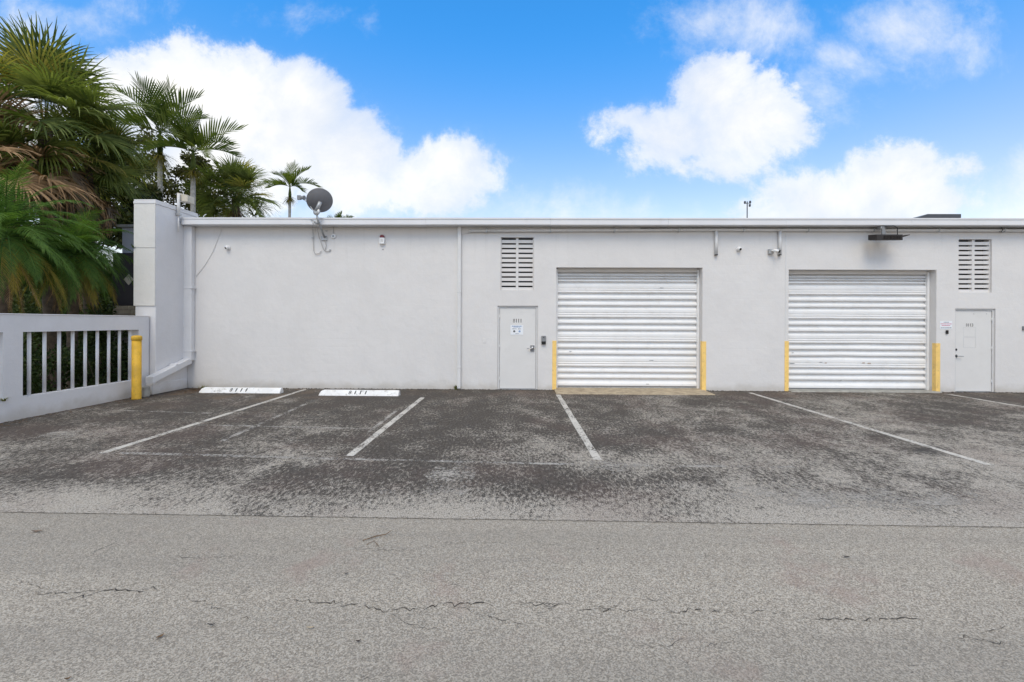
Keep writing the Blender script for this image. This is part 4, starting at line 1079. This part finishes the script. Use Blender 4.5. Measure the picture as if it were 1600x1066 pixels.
def fan_palm(px, py, Y, label, seed, scale=1.0, n_green=34, n_dead=14, group='fan palms', dead_only=False, base_r=0.17, light=0.12):
    rnd = random.Random(seed); h = at_y(px, py, Y)
    o = thing('fan_palm', label, 'palm', (h.x, Y, 0), group)
    trunk(o, (h.x + 0.2, Y + 0.1, -0.03), h, base_r, base_r * 0.8, M['bark'], seed=seed)
    for k in range(n_green):
        t = (k + 0.5) / n_green; el = R(88 - 108 * t) + rnd.uniform(-0.12, 0.12); az = k * GA + rnd.uniform(-0.2, 0.2)
        mm = M['fan'] if rnd.random() > light + 0.10 * t else M['fanlight']
        if dead_only and rnd.random() < 0.45: mm = M['fandead']
        fan_frond(o, h + Vector((0, 0, rnd.uniform(-0.15, 0.1))), az, el, scale * rnd.uniform(0.7, 1.25), scale * rnd.uniform(0.85, 1.12), mm, rnd, droop=0.25 + 0.55 * t, g=0.25 + 0.45 * t)
    for k in range(n_dead):
        az = k * GA + 1.0; el = R(rnd.uniform(-68, -32))
        mm = M['fandead'] if rnd.random() < 0.72 else M['fangrey']
        fan_frond(o, h + Vector((0, 0, -0.25 - rnd.random() * 0.35)), az, el, scale * rnd.uniform(0.5, 0.8), scale * rnd.uniform(0.75, 1.0), mm, rnd, nseg=24, droop=1.3, g=1.4, spread=2.9, name='dead_frond')
    return o
fan_palm(70, 203, -0.1, 'tallest fan palm with brown hanging skirt at the left edge', 11, 1.18, 42, 34, light=0.08)
fan_palm(-32, 262, -1.3, 'fan palm with browning fronds cut off by the left edge', 12, 1.05, 30, 20, dead_only=True)
fan_palm(134, 262, 0.9, 'fan palm drooping beside the wing wall top', 15, 0.92, 30, 28, light=0.3)
fan_palm(368, 312, 7.0, 'squat fan palm showing above the warehouse corner', 13, 0.92, 36, 16, light=0.25)

def date_palm(px, py, Y, label, seed, n=46, L=1.35):
    rnd = random.Random(seed); h = at_y(px, py, Y); o = thing('date_palm', label, 'palm', (h.x, Y, 0), 'feathery date palms behind the low wall')
    trunk(o, (h.x - 0.05, Y, -0.0), h, 0.10, 0.09, M['bark'], seed=seed)
    for k in range(n):
        t = (k + 0.5) / n; el = R(84 - 118 * t); az = k * GA + rnd.uniform(-0.2, 0.2)
        mm = M['date'] if t < 0.80 or rnd.random() < 0.35 else M['datey']
        pin_frond(o, h, az, el, L * rnd.uniform(0.85, 1.12), mm, rnd, nl=38, ll=0.34, lw=0.009, g=2.0, fold=0.15, fwd_=0.66, ldroop=0.5)
    for k in range(12):
        pin_frond(o, h + Vector((0, 0, -0.1)), k * GA, R(rnd.uniform(-75, -50)), L * 0.9, M['fandead'] if k % 3 else M['datey'], rnd, nl=26, ll=0.2, lw=0.008, g=0.6, ldroop=0.8, name='dead_frond')
date_palm(8, 372, -2.6, 'feathery date palm arching over the low wall by the left edge', 21, 66, 1.5)
date_palm(116, 400, -1.1, 'feathery date palm with yellowing lower fronds beside the wing wall', 22, 66, 1.30)

def feather_palm(px, py, Y, label, seed, L, az_list, m=None, base_px=None, fruit=True, tr=0.075):
    rnd = random.Random(seed); h = at_y(px, py, Y); o = thing('feather_palm', label, 'palm', (h.x, Y, 0), 'slender feather palms')
    b = Vector((h.x + rnd.uniform(-0.05, 0.05), Y, -0.03))
    cs = h - Vector((0, 0, L * 0.42))
    trunk(o, b, cs, tr * 1.25, tr, M['barkpale'], seed=seed)
    mb = MB(); mb.tube([cs, cs.lerp(h, 0.3), cs.lerp(h, 0.8), h + Vector((0, 0, 0.1))], [tr * 1.05, tr * 1.2, tr * 0.7, tr * 0.3], 10); mb.build('crownshaft', M['adon'], o, smooth=True)
    for (az, el, k) in az_list:
        pin_frond(o, h, R(az), R(el), L * k, M['adon'], rnd, nl=21, ll=L * 0.44, lw=0.034 * L / 1.5, g=1.0, fold=0.60, fwd_=0.78, ldroop=0.22, pet=0.12)
    if fruit:
        mb = MB()
        for k in range(150):
            az = rnd.uniform(0, 6.283); el = rnd.uniform(-1.0, 0.3); d = Vector((math.cos(el) * math.cos(az), math.cos(el) * math.sin(az), math.sin(el))); p = cs.copy(); prev = None; l_ = L * rnd.uniform(0.25, 0.42)
            for j in range(5):
                w = 0.012 * (1 - j / 5); sd = Vector((-math.sin(az), math.cos(az), 0)) * w
                cur = (p - sd, p + sd)
                if prev: mb.quad(prev[0], prev[1], cur[1], cur[0])
                prev = cur; p = p + d * (l_ / 4); d = (d + Vector((0, 0, -0.3))).normalized()
        mb.build('flower_cluster', M['fruit'], o)
feather_palm(250, 208, 4.9, 'taller slender feather palm with yellow flower cluster above the wing wall', 31, 1.9,
             [(175, 62, 1.15), (95, 82, 1.05), (15, 66, 1.0), (196, 30, 1.15), (-12, 34, 1.05), (280, 62, 0.9), (235, 12, 0.9), (320, 8, 0.9), (100, 30, 0.9)])
feather_palm(302, 238, 4.9, 'shorter slender feather palm with green flower cluster above the wing wall', 32, 1.6,
             [(10, 52, 1.15), (-15, 28, 1.1), (85, 82, 1.0), (165, 64, 0.9), (195, 22, 0.95), (50, 35, 0.9), (280, 58, 0.8), (235, 12, 0.85), (320, 6, 0.95)])
feather_palm(453, 292, 14.0, 'small slender feather palm just left of the satellite dish', 33, 1.45,
             [(165, 55, 1.0), (80, 80, 1.05), (25, 66, 1.0), (-5, 25, 1.15), (195, 22, 1.1), (130, 60, 0.9), (280, 40, 0.8), (230, 10, 0.8), (330, 5, 0.8)], tr=0.07)
feather_palm(529, 352, 18.0, 'distant feather palm whose frond tips just clear the fascia', 34, 1.1,
             [(165, 50, 0.9), (80, 80, 0.8), (20, 55, 0.9), (200, 30, 0.8), (-20, 30, 0.8), (280, 60, 0.6)], fruit=False, tr=0.06)

def leaf_cloud(mb, c, rad, n, rnd, size, shell=0.35):
    c = Vector(c)
    for _ in range(n):
        while True:
            q = Vector((rnd.uniform(-1, 1), rnd.uniform(-1, 1), rnd.uniform(-1, 1)))
            if shell * shell < q.length_squared < 1: break
        p = c + Vector((q.x * rad[0], q.y * rad[1], q.z * rad[2]))
        d = (q + Vector((rnd.gauss(0, .7), rnd.gauss(0, .7), rnd.gauss(-0.2, .7)))).normalized()
        s = d.cross(Vector((rnd.gauss(0, 1), rnd.gauss(0, 1), rnd.gauss(0, 1))))
        if s.length < 1e-3: continue
        s.normalize(); L = size * rnd.uniform(0.7, 1.3); w = L * 0.24
        mb.quad(p, p + d * L * 0.45 + s * w, p + d * L, p + d * L * 0.45 - s * w)
def broad_tree(base, h, clumps, label, seed, group='dark broadleaf trees', size=0.16, per=900):
    rnd = random.Random(seed); o = thing('broadleaf_tree', label, 'tree', base, group); b = Vector(base)
    mb = MB(); fork = b + Vector((0.1, 0, h * 0.42))
    mb.tube([b, b + Vector((0.06, 0.03, h * 0.2)), fork], [0.17, 0.14, 0.12], 10)
    for (c, r_) in clumps:
        c = Vector(c); mb.tube([fork, fork.lerp(c, 0.55) + Vector((0, 0, -0.12)), c], [0.08, 0.05, 0.015], 7)
    mb.build('trunk', M['bark'], o, smooth=True)
    mb = MB()
    for (c, r_) in clumps:
        c = Vector(c)
        for k in range(7):
            q = Vector((rnd.gauss(0, 0.55), rnd.gauss(0, 0.55), rnd.gauss(0, 0.45)))
            cc = c + Vector((q.x * r_, q.y * r_, q.z * r_)); rr = r_ * rnd.uniform(0.28, 0.5)
            leaf_cloud(mb, cc, (rr, rr, rr * 0.75), per // 7, rnd, size, 0.1)
    mb.build('crown', M['tree'], o)
def cl(lst, Y): return [(tuple(at_y(px, py, Y + dy_)), r_) for (px, py, dy_, r_) in lst]
tb = at_y(255, 300, 9.0)
broad_tree((tb.x, 9.0, -0.03), 6.5, cl([(205, 235, 0, 0.8), (185, 260, 0, 1.1), (225, 280, 0.4, 1.0), (275, 270, 0, 1.2), (255, 310, -0.3, 1.2), (315, 270, 0.3, 0.9), (325, 295, 0, 1.0), (205, 320, 0, 1.2), (300, 325, 0, 1.1), (165, 300, 0.3, 1.2)], 9.0),
           'dark broadleaf tree filling the gap behind the slender palms', 41, per=1500)
tb = at_y(70, 300, 6.0)
broad_tree((tb.x, 6.0, -0.03), 6.0, cl([(20, 250, 0, 1.4), (80, 290, 0, 1.4), (130, 330, 0, 1.4), (10, 340, 0, 1.4), (150, 270, 0, 1.2), (60, 360, 0, 1.5), (150, 390, 0, 1.3), (90, 420, 0, 1.4), (165, 440, 0, 1.2), (20, 430, 0, 1.4), (188, 340, -2.0, 0.8), (178, 365, -2.2, 0.8), (190, 310, -2.0, 0.7)], 6.0),
           'dark broadleaf tree half hidden behind the fan palms', 42, per=1300, size=0.2)
# hedge and shrubs behind the low wall
rnd = random.Random(51)
hg = thing('hedge', 'dark green clipped hedge seen through the white railing bars', 'hedge', (-9.2, -2.8, 0))
mb = MB()
HY0, HY1 = -6.2, -0.2
for k in range(150):
    yy = rnd.uniform(HY0, HY1); xx = rnd.uniform(-9.85, -8.85); zz = rnd.uniform(0.15, 0.90) + 0.06 * math.sin(yy * 5)
    leaf_cloud(mb, (xx, yy, zz), (0.26, 0.26, 0.22), 110, rnd, 0.085, 0.2)
mb.build('foliage', M['hedge'], hg)
mb = MB()
for k in range(26):
    yy = HY0 + (HY1 - HY0) * (k + 0.5) / 26; x_ = -9.3 + rnd.uniform(-0.15, 0.15)
    for q in range(3):
        mb.tube([(x_, yy, 0.0), (x_ + rnd.uniform(-0.2, 0.2), yy + rnd.uniform(-0.15, 0.15), 0.4), (x_ + rnd.uniform(-0.4, 0.4), yy + rnd.uniform(-0.3, 0.3), 0.85)], [0.014, 0.010, 0.005], 5)
mb.build('stems', M['bark'], hg)
def shrub(c, rad, n, label, seed, mm='hedge', size=0.10, group='shrubs beyond the hedge'):
    rnd = random.Random(seed); o = thing('shrub', label, 'shrub', (c[0], c[1], 0), group); mb = MB()
    for k in range(14):
        q = Vector((rnd.uniform(-.7, .7), rnd.uniform(-.7, .7), rnd.uniform(-.7, .7)))
        leaf_cloud(mb, (c[0] + q.x * rad[0], c[1] + q.y * rad[1], c[2] + q.z * rad[2]), tuple(r_ * 0.5 for r_ in rad), n // 14, rnd, size, 0.1)
    mb.build('foliage', M[mm], o)
    mb = MB()
    for k in range(5): mb.tube([(c[0], c[1], -0.02), (c[0] + rnd.uniform(-.2, .2), c[1] + rnd.uniform(-.2, .2), c[2] * 0.6), (c[0] + rnd.uniform(-.5, .5) * rad[0], c[1] + rnd.uniform(-.5, .5) * rad[1], c[2] + rad[2] * 0.3)], [0.02, 0.014, 0.006], 5)
    mb.build('stems', M['bark'], o)
c = at_y(60, 500, 1.6); shrub((c.x, 1.6, 1.3), (0.8, 0.7, 1.25), 3600, 'leafy shrub behind the left end of the railing', 61)
c = at_y(155, 470, 0.6); shrub((c.x, 0.6, 1.05), (0.55, 0.45, 1.0), 2400, 'speckled shrub between the date palm and the brick foot', 62)
c = at_y(215, 560, 0.0); shrub((-9.2, 0.25, 0.75), (0.5, 0.5, 0.72), 2400, 'dark shrub behind the end of the railing by the bollard', 63)
c = at_y(-40, 470, -0.6); shrub((c.x, -0.6, 1.25), (0.8, 0.8, 1.2), 3200, 'dark shrub under the browning fan palm', 64)

for k, (px_, Y_, rx_, h_, lab) in enumerate(((10, 4.0, 2.0, 3.6, 'tall dark shrub far behind the leftmost date palm'), (92, 4.4, 1.9, 3.7, 'tall dark shrub far behind the two date palms'), (158, 3.6, 1.3, 3.5, 'tall dark shrub left of the neighbouring grey wall'))):
    c = at_y(px_, 470, Y_); shrub((c.x, Y_, h_ * 0.5), (rx_, 0.8, h_ * 0.55), 9800, lab, 65 + k, size=0.16)
# small weeds at the wall foot
def weed(c, h, n, label, seed, spread=0.5):
    rnd = random.Random(seed); mb = MB(); c = Vector(c)
    for k in range(n):
        az = rnd.uniform(0, 6.283); d = Vector((math.cos(az) * spread, math.sin(az) * spread, 1)).normalized(); p = c + Vector((rnd.uniform(-.03, .03), rnd.uniform(-.02, .02), 0)); L = h * rnd.uniform(0.5, 1.1); prev = None; sd = Vector((-math.sin(az), math.cos(az), 0))
        for j in range(4):
            w = (0.006, 0.010, 0.007, 0.0005)[j] * (h / 0.15)
            cur = (p - sd * w, p + sd * w)
            if prev: mb.quad(prev[0], prev[1], cur[1], cur[0])
            prev = cur; p = p + d * (L / 3); d = (d + Vector((math.cos(az) * .25, math.sin(az) * .25, -0.25))).normalized()
    tag(mb.build('weed', M['weed']), label, 'weed', 'weeds at the wall foot')
p = at_y(712.5, 609, -0.05); weed((p.x, -0.05, 0.0), 0.15, 34, 'grass tuft at the foot of the narrow downspout', 71, 0.3)
p = at_y(319, 607, -0.2); weed((p.x, -0.25, 0.0), 0.17, 30, 'leafy weed behind the left end of a wheel stop', 72, 0.8)
p = at_x(5, 622, XLOW); weed((XLOW + 0.01, p.y, p.z - 0.05), 0.12, 22, 'small weed growing on the low wall at the left edge', 73, 0.9)
p = at_y(210.5, 383, YW - 0.02); weed((p.x - 0.01, YW - 0.03, p.z - 0.06), 0.13, 18, 'green sprig growing from the edge of the boarded wing wall', 74, 0.7)
p = at_y(226, 612, -1.25); weed((p.x, -1.2, 0.0), 0.14, 40, 'dark weed clump at the foot of the bollard', 75, 0.9)
p = at_y(1104, 611, -0.04); weed((p.x + 0.04, -0.03, 0.0), 0.05, 24, 'tiny weeds by the guard at the end of the tan apron', 76, 0.8)

# litter
def leaf_obj(px, py, L, W_, ang, m, label, curl=0.006, zz=0.003):
    c = ground_at(px, py); mb = MB(); L *= 0.8; W_ *= 0.7; cs, sn = math.cos(ang), math.sin(ang); n = 6
    row = []
    for i in range(n + 1):
        t = i / n; w = W_ * math.sin(math.pi * min(0.98, max(0.02, t))) ** 0.7; s_ = (t - 0.5) * L; h = curl * (2 * t - 1) ** 2 + zz
        row.append([(c.x + s_ * cs - q * w * sn, c.y + s_ * sn + q * w * cs, h + abs(q) * curl * 0.8) for q in (-0.5, 0, 0.5)])
    for i in range(n):
        for j in range(2): mb.quad(row[i][j], row[i + 1][j], row[i + 1][j + 1], row[i][j + 1])
    tag(mb.build('fallen_leaf', m), label, 'leaf', 'leaves fallen on the drive')
leaf_obj(1322, 871, 0.055, 0.022, -0.3, M['litterdark'], 'dark curled leaf lying alone at the right of the driveway')
leaf_obj(541, 897, 0.035, 0.016, 0.2, M['litterdark'], 'small dark leaf in the middle of the driveway')
leaf_obj(560, 1003, 0.030, 0.018, 0.3, M['litterdark'], 'small black leaf near the bottom of the driveway')
leaf_obj(250, 996, 0.045, 0.030, 1.0, M['twig'], 'small tan star-like leaf on the lower left driveway')
leaf_obj(330, 977, 0.055, 0.014, 0.0, M['litterdark'], 'narrow dark leaf on the lower left driveway')
leaf_obj(58, 831, 0.10, 0.03, 0.1, M['twig'], 'flat brown leaf near the driveway joint at the left')
leaf_obj(106, 1062, 0.03, 0.02, 0.6, M['twig'], 'tiny brown leaf at the bottom left corner')
leaf_obj(485, 982, 0.05, 0.02, 0.1, M['apron'], 'pale pinkish leaf scrap on the driveway')
c = ground_at(590, 842)
mb = MB(); mb.tube([(c.x - 0.10, c.y - 0.04, 0.006), (c.x - 0.02, c.y + 0.02, 0.010), (c.x + 0.05, c.y + 0.05, 0.012), (c.x + 0.07, c.y + 0.12, 0.008)], [0.003, 0.004, 0.003, 0.0015], 5)
mb.tube([(c.x - 0.05, c.y - 0.10, 0.006), (c.x - 0.01, c.y - 0.05, 0.008), (c.x + 0.05, c.y - 0.13, 0.006)], 0.002, 5)
tag(mb.build('twig', M['twig']), 'thin forked brown twig near the middle of the driveway', 'twig')
rnd = random.Random(81); mb = MB()
for k in range(420):
    if k < 300: x = -7.9 + abs(rnd.gauss(0, 1.0)); y = -0.12 - abs(rnd.gauss(0, 0.45))
    else: x = XLOW + 0.03 + abs(rnd.gauss(0, 0.18)); y = rnd.uniform(-4.5, -0.9)
    a = rnd.uniform(0, 6.283); L = rnd.uniform(0.015, 0.06); w = L * rnd.uniform(0.15, 0.45); z = rnd.uniform(0.004, 0.012)
    cs, sn = math.cos(a), math.sin(a)
    mb.quad((x - cs * L, y - sn * L, z), (x + sn * w, y - cs * w, z + 0.004), (x + cs * L, y + sn * L, z), (x - sn * w, y + cs * w, z + 0.003))
lt = mb.build('leaf_litter', M['twig']); lt['kind'] = 'stuff'; tag(lt, 'brown leaf litter gathered along the foot of the left walls', 'litter')
rnd = random.Random(82); mb = MB()
for k in range(900):     # grit washed along the joint between wall and asphalt
    x = rnd.uniform(-8.0, 12.5); y = -0.01 - abs(rnd.gauss(0, 0.05)); s_ = rnd.uniform(0.004, 0.014)
    mb.quad((x - s_, y - s_, 0.003), (x + s_, y - s_, 0.003), (x + s_, y + s_, 0.003 + s_ * 0.7), (x - s_ * 0.6, y + s_, 0.003 + s_ * 0.8))
lt = mb.build('grit', M['litterdark']); lt['kind'] = 'stuff'; tag(lt, 'dark grit washed along the foot of the warehouse wall', 'grit')
